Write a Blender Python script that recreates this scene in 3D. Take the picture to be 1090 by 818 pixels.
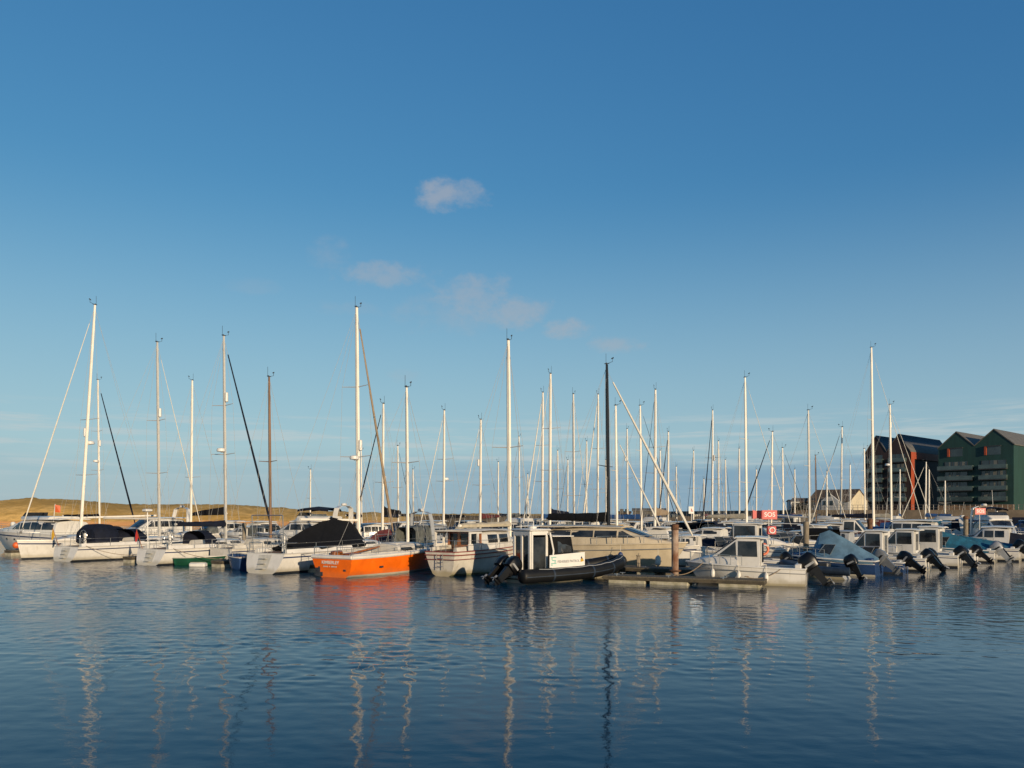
import bpy, bmesh, math, random
from mathutils import Vector, Matrix, noise
random.seed(7)
R = math.radians
C = bpy.context.scene.collection
scene = bpy.context.scene
for o in list(bpy.data.objects): bpy.data.objects.remove(o)

# ------------------------------------------------------------------ camera
F, HZ, EYE = 850.0, 546.0, 3.5          # focal length and horizon in photo pixels, eye height over the water
cd = bpy.data.cameras.new('camera'); cam = bpy.data.objects.new('camera', cd); C.objects.link(cam)
cam.location = (0, 0, EYE); cam.rotation_euler = (R(90), 0, 0)
cd.sensor_width = 36; cd.lens = 36*F/1090; cd.shift_y = (HZ-409)/1090
cd.clip_start = .1; cd.clip_end = 30000
scene.camera = cam
# ------------------------------------------------------------------ sun, sky, exposure
SUN_EL, SUN_AZ = 11.0, 151.0            # azimuth clockwise from +Y
sl = bpy.data.lights.new('sun', 'SUN'); so = bpy.data.objects.new('sun', sl); C.objects.link(so)
sl.energy = 5.0; sl.angle = R(.5); sl.color = (1, .79, .54)
to_sun = Vector((math.sin(R(SUN_AZ))*math.cos(R(SUN_EL)), math.cos(R(SUN_AZ))*math.cos(R(SUN_EL)), math.sin(R(SUN_EL))))
so.rotation_euler = to_sun.to_track_quat('Z', 'Y').to_euler(); so.location = (60, -60, 60)
scene.view_settings.view_transform = 'Standard'; scene.view_settings.look = 'None'
scene.view_settings.exposure = .308; scene.view_settings.gamma = 1
SKY_STRENGTH = .105; SKY_CAL = .13      # calibration of the sky response below

def node(nt, t, **kw):
    n = nt.nodes.new(t)
    for k, v in kw.items():
        if k == 'ins':
            for kk, vv in v.items():
                if hasattr(vv, 'is_linked') or hasattr(vv, 'links'): nt.links.new(vv, n.inputs[kk])
                else: n.inputs[kk].default_value = vv
        else: setattr(n, k, v)
    return n
def mth(nt, op, a, b=None, clamp=False):
    n = node(nt, 'ShaderNodeMath', operation=op, use_clamp=clamp)
    for i, v in enumerate((a, b)):
        if v is None: continue
        if isinstance(v, (int, float)): n.inputs[i].default_value = v
        else: nt.links.new(v, n.inputs[i])
    return n.outputs[0]
def mixc(nt, fac, a, b, mode='MIX'):
    n = node(nt, 'ShaderNodeMix', data_type='RGBA', blend_type=mode)
    for i, v in ((0, fac), (6, a), (7, b)):
        if isinstance(v, (int, float)): n.inputs[i].default_value = v
        elif isinstance(v, (tuple, list)): n.inputs[i].default_value = tuple(v)+(1,) if len(v) == 3 else v
        else: nt.links.new(v, n.inputs[i])
    return n.outputs[2]
def smooth(nt, v, a, b, lo=0., hi=1.):
    n = node(nt, 'ShaderNodeMapRange', interpolation_type='SMOOTHSTEP')
    nt.links.new(v, n.inputs[0])
    for i, q in zip((1, 2, 3, 4), (a, b, lo, hi)): n.inputs[i].default_value = q
    return n.outputs[0]

w = bpy.data.worlds.new('World'); scene.world = w; w.use_nodes = True
nt = w.node_tree; nt.nodes.clear()
out = node(nt, 'ShaderNodeOutputWorld'); bg = node(nt, 'ShaderNodeBackground'); nt.links.new(bg.outputs[0], out.inputs[0])
sky = node(nt, 'ShaderNodeTexSky', sky_type='NISHITA', sun_disc=False, sun_elevation=R(SUN_EL), sun_rotation=R(SUN_AZ),
           altitude=0, air_density=1.0, dust_density=.3, ozone_density=4.0)
ssep = node(nt, 'ShaderNodeSeparateColor'); nt.links.new(sky.outputs[0], ssep.inputs[0]); scmb = node(nt, 'ShaderNodeCombineColor')
for i, (kk, gg) in enumerate(((.90, 1.12), (.80, .82), (.715, .56))):      # camera-like response of the sky colour
    nt.links.new(mth(nt, 'MULTIPLY', mth(nt, 'POWER', mth(nt, 'MULTIPLY', ssep.outputs[i], SKY_CAL), gg), kk/SKY_CAL), scmb.inputs[i])
tc = node(nt, 'ShaderNodeTexCoord'); sp = node(nt, 'ShaderNodeSeparateXYZ'); nt.links.new(tc.outputs['Generated'], sp.inputs[0])
az = mth(nt, 'ARCTAN2', sp.outputs[0], sp.outputs[1])
el = mth(nt, 'ARCSINE', sp.outputs[2])
skyc = mixc(nt, smooth(nt, el, .40, .02, 0., .62), scmb.outputs[0], (3.1, 4.1, 4.6))     # humid air low down
def nz(scale, detail=5, rough=.6, vec=None, stretch=(1, 1, 1)):
    mp = node(nt, 'ShaderNodeMapping'); nt.links.new(tc.outputs['Generated'], mp.inputs[0]); mp.inputs['Scale'].default_value = stretch
    n = node(nt, 'ShaderNodeTexNoise', ins={'Scale': scale, 'Detail': detail, 'Roughness': rough}); nt.links.new(mp.outputs[0], n.inputs['Vector'])
    return n.outputs[0]
# far cloud bank low on the horizon: slate blue layer with pale streaks along its top
n1 = nz(5, 5, .55, stretch=(1, 1, 7)); n2 = nz(7, 6, .6, stretch=(1, 1, 16))
elw = mth(nt, 'ADD', el, mth(nt, 'MULTIPLY', mth(nt, 'SUBTRACT', n1, .5), .05))
bank = mth(nt, 'MULTIPLY', smooth(nt, elw, .080, .045), smooth(nt, az, -.45, .30, .25, .86))
skyc = mixc(nt, bank, skyc, (1.65, 2.75, 3.7))
streak = mth(nt, 'MULTIPLY', mth(nt, 'MULTIPLY', smooth(nt, n2, .46, .66), smooth(nt, el, .13, .10)), smooth(nt, el, .03, .075, .15, .8))
skyc = mixc(nt, mth(nt, 'MULTIPLY', streak, .8), skyc, (3.9, 4.5, 4.6))
# small lit cumulus scraps at their bearings: (u, v, half width, half height in photo pixels, opacity)
nc = nz(26, 6, .62, stretch=(1, 1, 1.6)); nf = nz(75, 4, .6, stretch=(1, 1, 1.4))
nn = mth(nt, 'ADD', mth(nt, 'MULTIPLY', nc, .7), mth(nt, 'MULTIPLY', nf, .3))
acc = None
for u, v, a, b, op in ((470, 207, 32, 17, .72), (496, 208, 26, 15, .55), (412, 293, 62, 14, .5), (352, 272, 26, 18, .22), (505, 318, 48, 28, .50), (545, 331, 42, 20, .55),
                       (604, 350, 28, 12, .6), (660, 367, 32, 12, .48), (432, 400, 22, 9, .2), (270, 305, 30, 9, .12), (480, 335, 70, 22, .22), (372, 328, 40, 9, .15)):
    ca = math.atan2(u-545, F); ce = math.atan2(HZ-v, math.hypot(F, u-545))
    dx = mth(nt, 'MULTIPLY', mth(nt, 'SUBTRACT', az, ca), 1/(a*1.05/F)); dy = mth(nt, 'MULTIPLY', mth(nt, 'SUBTRACT', el, ce), 1/(b*1.05/F))
    d2 = mth(nt, 'ADD', mth(nt, 'MULTIPLY', dx, dx), mth(nt, 'MULTIPLY', dy, dy))
    m = mth(nt, 'MULTIPLY', smooth(nt, mth(nt, 'ADD', mth(nt, 'SUBTRACT', 1., d2), mth(nt, 'MULTIPLY', mth(nt, 'SUBTRACT', nn, .5), 4.2)), -.05, 1.35), op*.78)
    acc = m if acc is None else mth(nt, 'MAXIMUM', acc, m)
skyc = mixc(nt, acc, skyc, (3.3, 3.3, 3.5))
nt.links.new(skyc, bg.inputs[0]); bg.inputs[1].default_value = SKY_STRENGTH

# ------------------------------------------------------------------ materials
M = {}
def mat(name, col, rough=.5, metal=0., var=.12, scale=2.5, bump=0., bscale=20, spec=.5, coat=0., col2=None, stretch=(1, 1, 1), scum=0):
    col = tuple(v*.70 for v in col); col2 = col2 and tuple(v*.70 for v in col2)
    m = bpy.data.materials.new(name); m.use_nodes = True; t = m.node_tree; p = t.nodes['Principled BSDF']
    p.inputs['Roughness'].default_value = rough; p.inputs['Metallic'].default_value = metal
    p.inputs['Specular IOR Level'].default_value = spec; p.inputs['Coat Weight'].default_value = coat
    c = node(t, 'ShaderNodeTexCoord'); mp = node(t, 'ShaderNodeMapping'); t.links.new(c.outputs['Object'], mp.inputs[0]); mp.inputs['Scale'].default_value = stretch
    n = node(t, 'ShaderNodeTexNoise', ins={'Scale': scale, 'Detail': 6, 'Roughness': .62}); t.links.new(mp.outputs[0], n.inputs['Vector'])
    f = smooth(t, n.outputs[0], .32, .68)
    b = col2 or tuple(v*(1-2*var) for v in col)
    colr = mixc(t, f, b, tuple(min(1, v*(1+var*.5)) for v in col))
    if scum:                                   # tide line of scum and faint rust runs down the topsides
        s3 = node(t, 'ShaderNodeSeparateXYZ'); t.links.new(c.outputs['Object'], s3.inputs[0]); zz = mth(t, 'ADD', s3.outputs[2], mth(t, 'MULTIPLY', mth(t, 'SUBTRACT', n.outputs[0], .5), .5))
        colr = mixc(t, mth(t, 'MULTIPLY', smooth(t, zz, .42, .12), .7*scum), colr, (.26, .22, .12))
        m2 = node(t, 'ShaderNodeMapping'); t.links.new(c.outputs['Object'], m2.inputs[0]); m2.inputs['Scale'].default_value = (5, 5, .45)
        n3 = node(t, 'ShaderNodeTexNoise', ins={'Scale': 1.6, 'Detail': 5}); t.links.new(m2.outputs[0], n3.inputs['Vector']); colr = mixc(t, mth(t, 'MULTIPLY', smooth(t, n3.outputs[0], .58, .74), .35*scum), colr, (.25, .19, .11))
    t.links.new(colr, p.inputs['Base Color'])
    if bump:
        n2 = node(t, 'ShaderNodeTexNoise', ins={'Scale': bscale, 'Detail': 4}); t.links.new(mp.outputs[0], n2.inputs['Vector'])
        bp = node(t, 'ShaderNodeBump', ins={'Strength': bump, 'Distance': .03}); t.links.new(n2.outputs[0], bp.inputs['Height']); t.links.new(bp.outputs[0], p.inputs['Normal'])
    M[name] = m; return m
mat('gelcoat', (.76, .74, .69), .30, var=.06, scale=1.3, coat=.2, scum=.7)
mat('gelcoat_old', (.66, .63, .56), .42, var=.10, scale=1.6, scum=1)
mat('gelcoat_cream', (.62, .53, .38), .38, var=.08, scale=1.4, scum=1)
mat('gelcoat_grey', (.40, .42, .44), .38, var=.08)
mat('gelcoat_blue', (.025, .06, .16), .25, var=.1)
mat('gelcoat_green', (.012, .085, .045), .35, var=.15)
mat('gelcoat_teal', (.02, .22, .20), .4, var=.15)
mat('emblem_teal', (.25, .52, .45), .5, var=.05)
mat('orange_paint', (1.0, .175, .006), .36, var=.10, scale=1.2, coat=.1, scum=.2)
mat('red_paint', (.50, .035, .03), .4)
mat('antifoul_dark', (.035, .04, .05), .6, var=.25)
mat('antifoul_blue', (.03, .06, .15), .55, var=.25)
mat('antifoul_red', (.22, .04, .03), .6, var=.25)
mat('antifoul_grime', (.22, .22, .12), .6, var=.3, scale=5)
mat('stripe_navy', (.03, .05, .13), .35)
mat('stripe_red', (.28, .05, .04), .4)
mat('stripe_grey', (.28, .29, .30), .35)
mat('deck_grey', (.55, .54, .49), .6, var=.08, scale=4)
mat('teak', (.30, .17, .08), .6, var=.2, scale=5, stretch=(.4, 6, 6))
mat('varnish', (.34, .11, .025), .22, var=.2, scale=4, coat=.5, stretch=(1, 1, .3))
mat('alloy', (.80, .76, .68), .42, metal=.35, var=.05)
mat('mast_white', (1.0, .94, .81), .35, var=.05, scale=1)
mat('mast_wood', (.30, .17, .09), .4, var=.15, scale=1.5, stretch=(4, 4, .4))
mat('mast_black', (.006, .006, .008), .35, var=.1)
mat('steel', (.62, .61, .58), .25, metal=.8, var=.03)
mat('wire', (.55, .53, .48), .5, metal=.2, var=.02)
mat('glass_dark', (.006, .008, .011), .07, spec=.5, scale=1.1, col2=(.045, .05, .055))
mat('glass_grey', (.04, .045, .05), .08, var=.2, scale=4, spec=.8)
mat('sail_white', (.74, .70, .60), .75, var=.08, scale=3, bump=.3, bscale=6)
mat('sail_tan', (.33, .245, .155), .8, var=.12, scale=3, bump=.4, bscale=6)
mat('canvas_black', (.005, .0055, .007), .8, spec=.2, var=.2, scale=3, bump=.5, bscale=4)
mat('canvas_navy', (.008, .012, .028), .8, spec=.2, var=.2, scale=3, bump=.5, bscale=4)
mat('canvas_blue', (.012, .075, .24), .72, var=.18, scale=3, bump=.5, bscale=5)
mat('canvas_teal', (.010, .13, .22), .72, var=.18, scale=3, bump=.5, bscale=5)
mat('canvas_steel', (.12, .23, .33), .6, var=.15, scale=2, bump=.8, bscale=2.2)
mat('canvas_maroon', (.12, .018, .016), .75, var=.2, scale=3, bump=.4, bscale=5)
mat('canvas_grey', (.12, .13, .12), .7, var=.2, scale=3, bump=.4, bscale=5)
mat('canvas_cream', (.52, .46, .34), .75, var=.1, scale=3, bump=.4, bscale=5)
mat('rubber_black', (.006, .0065, .007), .55, spec=.3, var=.2, scale=3)
mat('rubber_navy', (.02, .035, .06), .5, var=.2, scale=3)
mat('engine_black', (.004, .004, .005), .33, var=.1, spec=.35)
mat('engine_grey', (.16, .17, .18), .3, var=.1)
mat('engine_silver', (.42, .42, .42), .35, metal=.4)
mat('fender_blue', (.03, .06, .18), .5); mat('fender_white', (.72, .70, .64), .5, var=.12); mat('buoy_orange', (.75, .14, .03), .45)
mat('plastic_white', (.75, .74, .70), .4, var=.05); mat('plastic_yellow', (.70, .42, .04), .5); mat('plastic_dark', (.04, .045, .05), .5)
mat('concrete', (.43, .40, .31), .85, var=.2, scale=3, bump=.4, bscale=9, col2=(.27, .25, .16))
mat('planks', (.13, .11, .075), .85, var=.25, scale=6, bump=.5, bscale=14, stretch=(3, .35, 1))
mat('pontoon_side', (.08, .065, .04), .85, var=.25, scale=4)
mat('rust', (.40, .32, .25), .75, var=.3, scale=2.2, bump=.5, bscale=8, col2=(.17, .065, .025), stretch=(1, 1, .5))
mat('rust_dark', (.16, .07, .03), .85, var=.3, scale=5, bump=.5)
mat('pile_wood', (.30, .25, .18), .85, var=.25, scale=3, bump=.5, bscale=10, stretch=(3, 3, .5))
mat('sign_red', (.58, .045, .04), .45, var=.05); mat('sign_white', (.78, .77, .73), .45, var=.03)
mat('rock', (.10, .08, .055), .9, var=.3, scale=.35, bump=.8, bscale=1.2)
mat('quay_stone', (.11, .085, .06), .85, var=.2, scale=.4, bump=.3, bscale=2)
mat('clad_brown', (.040, .019, .014), .6, var=.15, scale=.5, stretch=(3, 3, .3))
mat('clad_black', (.010, .011, .012), .65, var=.2, scale=.4, stretch=(1, 1, .2))
mat('clad_green', (.013, .056, .045), .6, var=.12, scale=.5, stretch=(3, 3, .3))
mat('clad_orange', (.36, .062, .018), .6, var=.08, scale=.6)
mat('roof_slate', (.13, .125, .11), .7, var=.15, scale=.8)
mat('brick', (.33, .20, .11), .85, var=.2, scale=1.5)
mat('render_sunlit', (.62, .54, .38), .8, var=.06, scale=.6); mat('render_white', (.58, .58, .56), .8, var=.06, scale=.6)
mat('roof_brown', (.13, .085, .05), .85, var=.2, scale=.8)
mat('glass_building', (.035, .05, .055), .12, var=.3, scale=.4, spec=.8)
mat('balcony_glass', (.075, .11, .105), .15, var=.2, scale=.5, spec=.7)
mat('curtain', (.20, .20, .17), .6)
mat('metal_dark', (.05, .05, .05), .5)
mat('shed_grey', (.10, .095, .085), .8, var=.2, scale=.5)
mat('bush', (.035, .035, .018), .9, var=.3, scale=1)
mat('skin', (.45, .25, .17), .5)
mat('flag_yellow', (.65, .38, .02), .7); mat('flag_red', (.5, .03, .03), .7)
G = M  # shorthand

# ------------------------------------------------------------------ mesh helpers
class MB:
    def __init__(s): s.bm = bmesh.new()
    def vs(s, pts): return [s.bm.verts.new(p) for p in pts]
    def face(s, vl, mi=0):
        try: f = s.bm.faces.new(vl); f.material_index = mi; return f
        except ValueError: return None
    def poly(s, pts, mi=0): return s.face(s.vs(pts), mi)
    def slab(s, pts, th, mi=0, n=None):          # polygon given a thickness along its normal (th > 0 : towards the normal)
        if n is None:
            n = Vector((0, 0, 0))
            for i in range(len(pts)): a, b = Vector(pts[i]), Vector(pts[(i+1) % len(pts)]); n += a.cross(b)
            n.normalize()
        n = Vector(n); a = s.vs(pts); b = s.vs([Vector(p)+n*th for p in pts]); k = len(pts)
        s.face(a[::-1], mi); s.face(b, mi)
        for i in range(k): s.face([a[i], a[(i+1) % k], b[(i+1) % k], b[i]], mi)
    def loft(s, rings, closed=True, caps=True, mi=0, mis=None):
        R_ = [s.vs(r) for r in rings]; n = len(R_[0])
        for i in range(len(R_)-1):
            for j in range(n if closed else n-1):
                k = (j+1) % n; s.face([R_[i][j], R_[i][k], R_[i+1][k], R_[i+1][j]], mis[j] if mis else mi)
        if caps: s.face(R_[0][::-1], mi); s.face(R_[-1], mi)
    def tube(s, pts, r, n=6, mi=0, caps=True, flat=1.):
        pts = [Vector(p) for p in pts]; k = len(pts); rr = r if isinstance(r, (list, tuple)) else [r]*k; rings = []
        for i, p in enumerate(pts):
            d = (pts[min(i+1, k-1)]-pts[max(i-1, 0)]).normalized()
            up = Vector((0, 0, 1)) if abs(d.z) < .9 else Vector((0, 1, 0))
            a = d.cross(up).normalized(); b = a.cross(d).normalized()
            rings.append([p+(a*math.cos(t)*flat+b*math.sin(t))*rr[i] for t in (2*math.pi*(j+.5)/n for j in range(n))])
        s.loft(rings, True, caps, mi)
    def box(s, c, d, rz=0, mi=0, bev=0., ry=0):
        m = Matrix.Translation(c) @ Matrix.Rotation(rz, 4, 'Z') @ Matrix.Rotation(ry, 4, 'Y'); v = []
        x, y, z = d[0]/2, d[1]/2, d[2]/2
        if bev:
            rings = []
            for zz, q in ((-z, bev), (-z+bev, 0), (z-bev, 0), (z, bev)):
                X, Y = x-q, y-q; b = min(bev, X*.6, Y*.6)
                rings.append([m @ Vector(p+(zz,)) for p in ((X-b, -Y), (X, -Y+b), (X, Y-b), (X-b, Y), (-X+b, Y), (-X, Y-b), (-X, -Y+b), (-X+b, -Y))])
            s.loft(rings, True, True, mi); return
        rings = [[m @ Vector((a, b, zz)) for a, b in ((-x, -y), (x, -y), (x, y), (-x, y))] for zz in (-z, z)]
        s.loft(rings, True, True, mi)
    def ball(s, c, r, sc=(1, 1, 1), mi=0, nu=10, nv=6):
        rings = [[(c[0]+r*sc[0]*math.sin(math.pi*i/nv)*math.cos(2*math.pi*j/nu), c[1]+r*sc[1]*math.sin(math.pi*i/nv)*math.sin(2*math.pi*j/nu), c[2]-r*sc[2]*math.cos(math.pi*i/nv)) for j in range(nu)] for i in range(1, nv)]
        s.loft(rings, True, True, mi)
    def lathe(s, c, prof, n=10, mi=0):
        s.loft([[(c[0]+r*math.cos(2*math.pi*j/n), c[1]+r*math.sin(2*math.pi*j/n), c[2]+z) for j in range(n)] for r, z in prof], True, True, mi)
    def ring(s, c, R0, r, axis='x', n=16, mi=0):
        pts = []
        for i in range(n):
            t = 2*math.pi*i/n; a, b = R0*math.cos(t), R0*math.sin(t)
            ctr = Vector((c[0], c[1]+a, c[2]+b)) if axis == 'x' else Vector((c[0]+a, c[1], c[2]+b)) if axis == 'y' else Vector((c[0]+a, c[1]+b, c[2]))
            d = (ctr-Vector(c)).normalized(); ax = Vector((1, 0, 0)) if axis == 'x' else Vector((0, 1, 0)) if axis == 'y' else Vector((0, 0, 1))
            pts.append([ctr+d*r*math.cos(q)+ax*r*math.sin(q) for q in (2*math.pi*k/6 for k in range(6))])
        s.loft(pts+[pts[0]], True, False, mi)
    def build(s, name, mats, parent=None, angle=38):
        bmesh.ops.remove_doubles(s.bm, verts=s.bm.verts, dist=.0004)
        bmesh.ops.recalc_face_normals(s.bm, faces=s.bm.faces)
        me = bpy.data.meshes.new(name); s.bm.to_mesh(me); s.bm.free()
        for m in (mats if isinstance(mats, (list, tuple)) else [mats]): me.materials.append(M[m] if isinstance(m, str) else m)
        me.shade_smooth(); me.set_sharp_from_angle(angle=R(angle))
        o = bpy.data.objects.new(name, me); C.objects.link(o)
        if parent: o.parent = parent
        return o
def tag(o, label=None, cat=None, group=None, kind=None):
    for k, v in (('label', label), ('category', cat), ('group', group), ('kind', kind)):
        if v: o[k] = v
    return o
def thing(name, label, cat, loc=(0, 0, 0), ang=0, group=None):
    o = bpy.data.objects.new(name, None); C.objects.link(o); o.location = loc; o.rotation_euler = (0, 0, R(ang)); o.empty_display_size = .3
    return tag(o, label, cat, group)
def at(u, Y, z=0): return Vector(((u-545)/F*Y, Y, z))        # the place at depth Y on the bearing of photo column u
def wat(u, v): return at(u, EYE*F/(v-HZ))                    # where that pixel meets the water
def zat(v, Y): return EYE+(HZ-v)/F*Y
def unit(a): return Vector((math.cos(R(a)), math.sin(R(a)), 0))
def lerp(a, b, t): return a+(b-a)*t
def text_mesh(name, body, size, loc, rot, m, parent, ext=.004, align='CENTER'):
    cu = bpy.data.curves.new(name, 'FONT'); cu.body = body; cu.size = size; cu.extrude = ext; cu.align_x = align; cu.align_y = 'CENTER'; cu.offset = size*.012
    tmp = bpy.data.objects.new(name+'_tmp', cu); C.objects.link(tmp); dg = bpy.context.evaluated_depsgraph_get()
    me = bpy.data.meshes.new_from_object(tmp.evaluated_get(dg)); bpy.data.objects.remove(tmp); me.materials.clear(); me.materials.append(M[m])
    o = bpy.data.objects.new(name, me); C.objects.link(o); o.parent = parent; o.location = loc; o.rotation_euler = rot
    return o

# ------------------------------------------------------------------ water
def water_material():
    m = bpy.data.materials.new('water'); m.use_nodes = True; t = m.node_tree; p = t.nodes['Principled BSDF']
    p.inputs['Base Color'].default_value = (.0005, .031, .066, 1); p.inputs['Roughness'].default_value = .03; p.inputs['IOR'].default_value = 1.25
    c = node(t, 'ShaderNodeTexCoord')
    def nse(scale, st, rot=0., det=2., rough=.5, dist=0.):
        mp = node(t, 'ShaderNodeMapping'); t.links.new(c.outputs['Object'], mp.inputs[0]); mp.inputs['Scale'].default_value = st; mp.inputs['Rotation'].default_value = (0, 0, rot)
        n = node(t, 'ShaderNodeTexNoise', ins={'Scale': scale, 'Detail': det, 'Roughness': rough, 'Distortion': dist}); t.links.new(mp.outputs[0], n.inputs['Vector']); return n.outputs[0]
    s3 = node(t, 'ShaderNodeSeparateXYZ'); t.links.new(c.outputs['Object'], s3.inputs[0]); X, Y = s3.outputs[0], s3.outputs[1]
    # breeze patch between the boats and the smoother near water; the lee on the right is calmer
    edge = mth(t, 'ADD', Y, mth(t, 'MULTIPLY', mth(t, 'SUBTRACT', nse(.10, (1, 1, 1), 0, 3), .5), 9))
    breeze = mth(t, 'MULTIPLY', smooth(t, edge, 18., 27.), smooth(t, X, 9., -3., .22, 1.))
    breeze = mth(t, 'MULTIPLY', breeze, smooth(t, nse(.16, (.6, 1.3, 1), .3, 3), .25, .6, .55, 1.))
    big = nse(.30, (.5, 1.4, 1), .12, 2); mid = nse(.95, (.7, 1.25, 1), -.15, 3, .55, .5); fine = nse(7., (.8, 1.2, 1), .25, 3, .6, .4); slow = nse(.85, (.28, 1.5, 1), .1, 2, .5, .3)
    h = mth(t, 'ADD', mth(t, 'MULTIPLY', big, .012), mth(t, 'MULTIPLY', slow, .007))
    h = mth(t, 'ADD', h, mth(t, 'MULTIPLY', mth(t, 'ADD', mth(t, 'MULTIPLY', fine, .013), mth(t, 'MULTIPLY', mid, .006)), mth(t, 'ADD', mth(t, 'MULTIPLY', breeze, .75), .13)))
    b = node(t, 'ShaderNodeBump', ins={'Strength': 1., 'Distance': 1.}); t.links.new(h, b.inputs['Height']); t.links.new(b.outputs[0], p.inputs['Normal'])
    M['water'] = m; return m
water_material()
def water_sheet():
    """one sheet to the horizon: real wavelets round the boats, flat far away"""
    import numpy as np
    rg = np.random.default_rng(5)
    ys = [-400., -60., 2.]; y = 7.5
    while y < 66: ys.append(y); y += max(.065, y*.0029)
    ys += [70, 80, 100, 140, 200, 400, 1000, 3000, 14000]; ys = np.array(ys)
    ss = np.concatenate([[-60., -8., -3., -1.6, -1.1], np.linspace(-.86, .86, 861), [1.1, 1.6, 3., 8., 60.]])
    Yg = np.repeat(ys[:, None], len(ss), 1); Xg = ss[None, :]*np.clip(np.abs(Yg), 30, None)
    Xg = np.where(Yg > 7, ss[None, :]*np.clip(Yg, 7.5, None), Xg)
    def field(k, a0, spread, l0, l1, seed):
        r = np.random.default_rng(seed); z = np.zeros_like(Xg)
        for i in range(k):
            l = l0*(l1/l0)**r.random(); th = a0+r.normal(0, spread); kx, ky = 2*np.pi/l*np.cos(th), 2*np.pi/l*np.sin(th)
            z += l/(2*np.pi)*np.sqrt(2/k)*np.sin(kx*Xg+ky*Yg+r.random()*6.283)       # unit rms slope
        return z
    warp = field(10, 0, 3, 9, 26, 3)/3.; warp2 = field(14, 0, 3, 3, 9, 8)/1.2
    sm_ = lambda v, a, b: (lambda t: t*t*(3-2*t))(np.clip((v-a)/(b-a), 0, 1))
    breeze = sm_(Yg+warp*4+warp2*.8, 17.5, 28.)*(1-.68*sm_(Xg+warp*3, -2, 8))*np.clip(.75+.35*warp2, .35, 1.2)
    chop = field(110, np.pi/2-.35, .8, .30, .95, 11); ripple = field(50, np.pi/2+.1, .4, .8, 2.6, 21); swell = field(16, np.pi/2, .5, 3, 8, 31)
    fade = sm_(Yg, 7.5, 9)*(1-sm_(Yg, 60, 66))*(1-sm_(np.abs(Xg/np.clip(np.abs(Yg), 1, None)), .80, .86))
    Z = (chop*(.060*breeze+.010)+ripple*(.002+.010*breeze)+swell*.002)*fade
    co = np.stack([Xg, Yg, Z], -1).reshape(-1, 3).astype(np.float32); nr, nc = Xg.shape
    i = np.arange(nr-1)[:, None]*nc+np.arange(nc-1)[None, :]; q = np.stack([i, i+1, i+1+nc, i+nc], -1).reshape(-1)
    me = bpy.data.meshes.new('water'); me.vertices.add(len(co)); me.vertices.foreach_set('co', co.ravel()); me.loops.add(len(q)); me.loops.foreach_set('vertex_index', q.astype(np.int32))
    me.polygons.add(len(q)//4); me.polygons.foreach_set('loop_start', np.arange(0, len(q), 4, dtype=np.int32)); me.update(calc_edges=True); me.shade_smooth(); me.materials.append(M['water'])
    o = bpy.data.objects.new('water', me); C.objects.link(o); tag(o, kind='structure')
water_sheet()

# ------------------------------------------------------------------ dunes across the water
def grass_mat():
    m = bpy.data.materials.new('dune_grass'); m.use_nodes = True; t = m.node_tree; p = t.nodes['Principled BSDF']; p.inputs['Roughness'].default_value = .95; p.inputs['Specular IOR Level'].default_value = .1
    c = node(t, 'ShaderNodeTexCoord')
    def nse(s_, st=(1, 1, 1), d=5, r=.62):
        mp = node(t, 'ShaderNodeMapping'); t.links.new(c.outputs['Object'], mp.inputs[0]); mp.inputs['Scale'].default_value = st
        n = node(t, 'ShaderNodeTexNoise', ins={'Scale': s_, 'Detail': d, 'Roughness': r}); t.links.new(mp.outputs[0], n.inputs['Vector']); return n.outputs[0]
    a = smooth(t, nse(.09, (.6, 1, 2.5)), .38, .62); b = smooth(t, nse(.7, (.6, 1, 1.6), 6, .7), .4, .66)
    col = mixc(t, a, (.40, .245, .07), (.62, .39, .13)); col = mixc(t, mth(t, 'MULTIPLY', b, .6), col, (.27, .175, .05))
    s3 = node(t, 'ShaderNodeSeparateXYZ'); t.links.new(c.outputs['Object'], s3.inputs[0])
    zz = mth(t, 'ADD', s3.outputs[2], mth(t, 'MULTIPLY', mth(t, 'SUBTRACT', nse(.12), .5), 1.6))
    col = mixc(t, smooth(t, zz, 1.5, .5), col, (.55, .28, .11)); t.links.new(col, p.inputs['Base Color'])
    bp = node(t, 'ShaderNodeBump', ins={'Strength': .8, 'Distance': .5}); t.links.new(nse(.5, (1, 1, 1), 6, .7), bp.inputs['Height']); t.links.new(bp.outputs[0], p.inputs['Normal'])
    M['dune_grass'] = m
grass_mat()
prof = [(-700, 537), (-300, 532), (-60, 533), (0, 532), (30, 529), (62, 529.5), (100, 532), (140, 536.5), (175, 536), (200, 535), (240, 536.5), (280, 539), (330, 542), (380, 545), (430, 545.3), (490, 546.2), (560, 547.2), (640, 548), (700, 549.5)]
def ridge(u):
    for (a, va), (b, vb) in zip(prof, prof[1:]):
        if a <= u <= b: return lerp(va, vb, (u-a)/(b-a))
    return prof[-1][1]
mb = MB(); rows = []
for j in range(27):
    t = j/26; Y = 229+t*120; row = []
    for i in range(601):
        u = -700+i*2.335; x = (u-545)/F*Y
        top = zat(ridge(u), 260); 
        if t < .26: h = top*math.sin(math.pi/2*t/.26)**.72
        else: h = top*(1-.9*((t-.26)/.74)**1.5)
        n_ = noise.fractal((x*.045, Y*.06, 1.3), 1., 2., 4)*.85+noise.noise((x*.012, Y*.02, 4.))*.8
        row.append(mb.bm.verts.new((x, Y, h+n_*min(1, t*6)*(1 if t < .4 else .6)*(.5+top*.06)-.25+noise.fractal((x*.5, Y*.4, 7.), 1., 2., 3)*.28*min(1, t*8))))
    rows.append(row)
for a, b in zip(rows, rows[1:]):
    for i in range(600): mb.face([a[i], a[i+1], b[i+1], b[i]])
tag(mb.build('dunes', 'dune_grass', angle=80), kind='structure')

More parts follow.
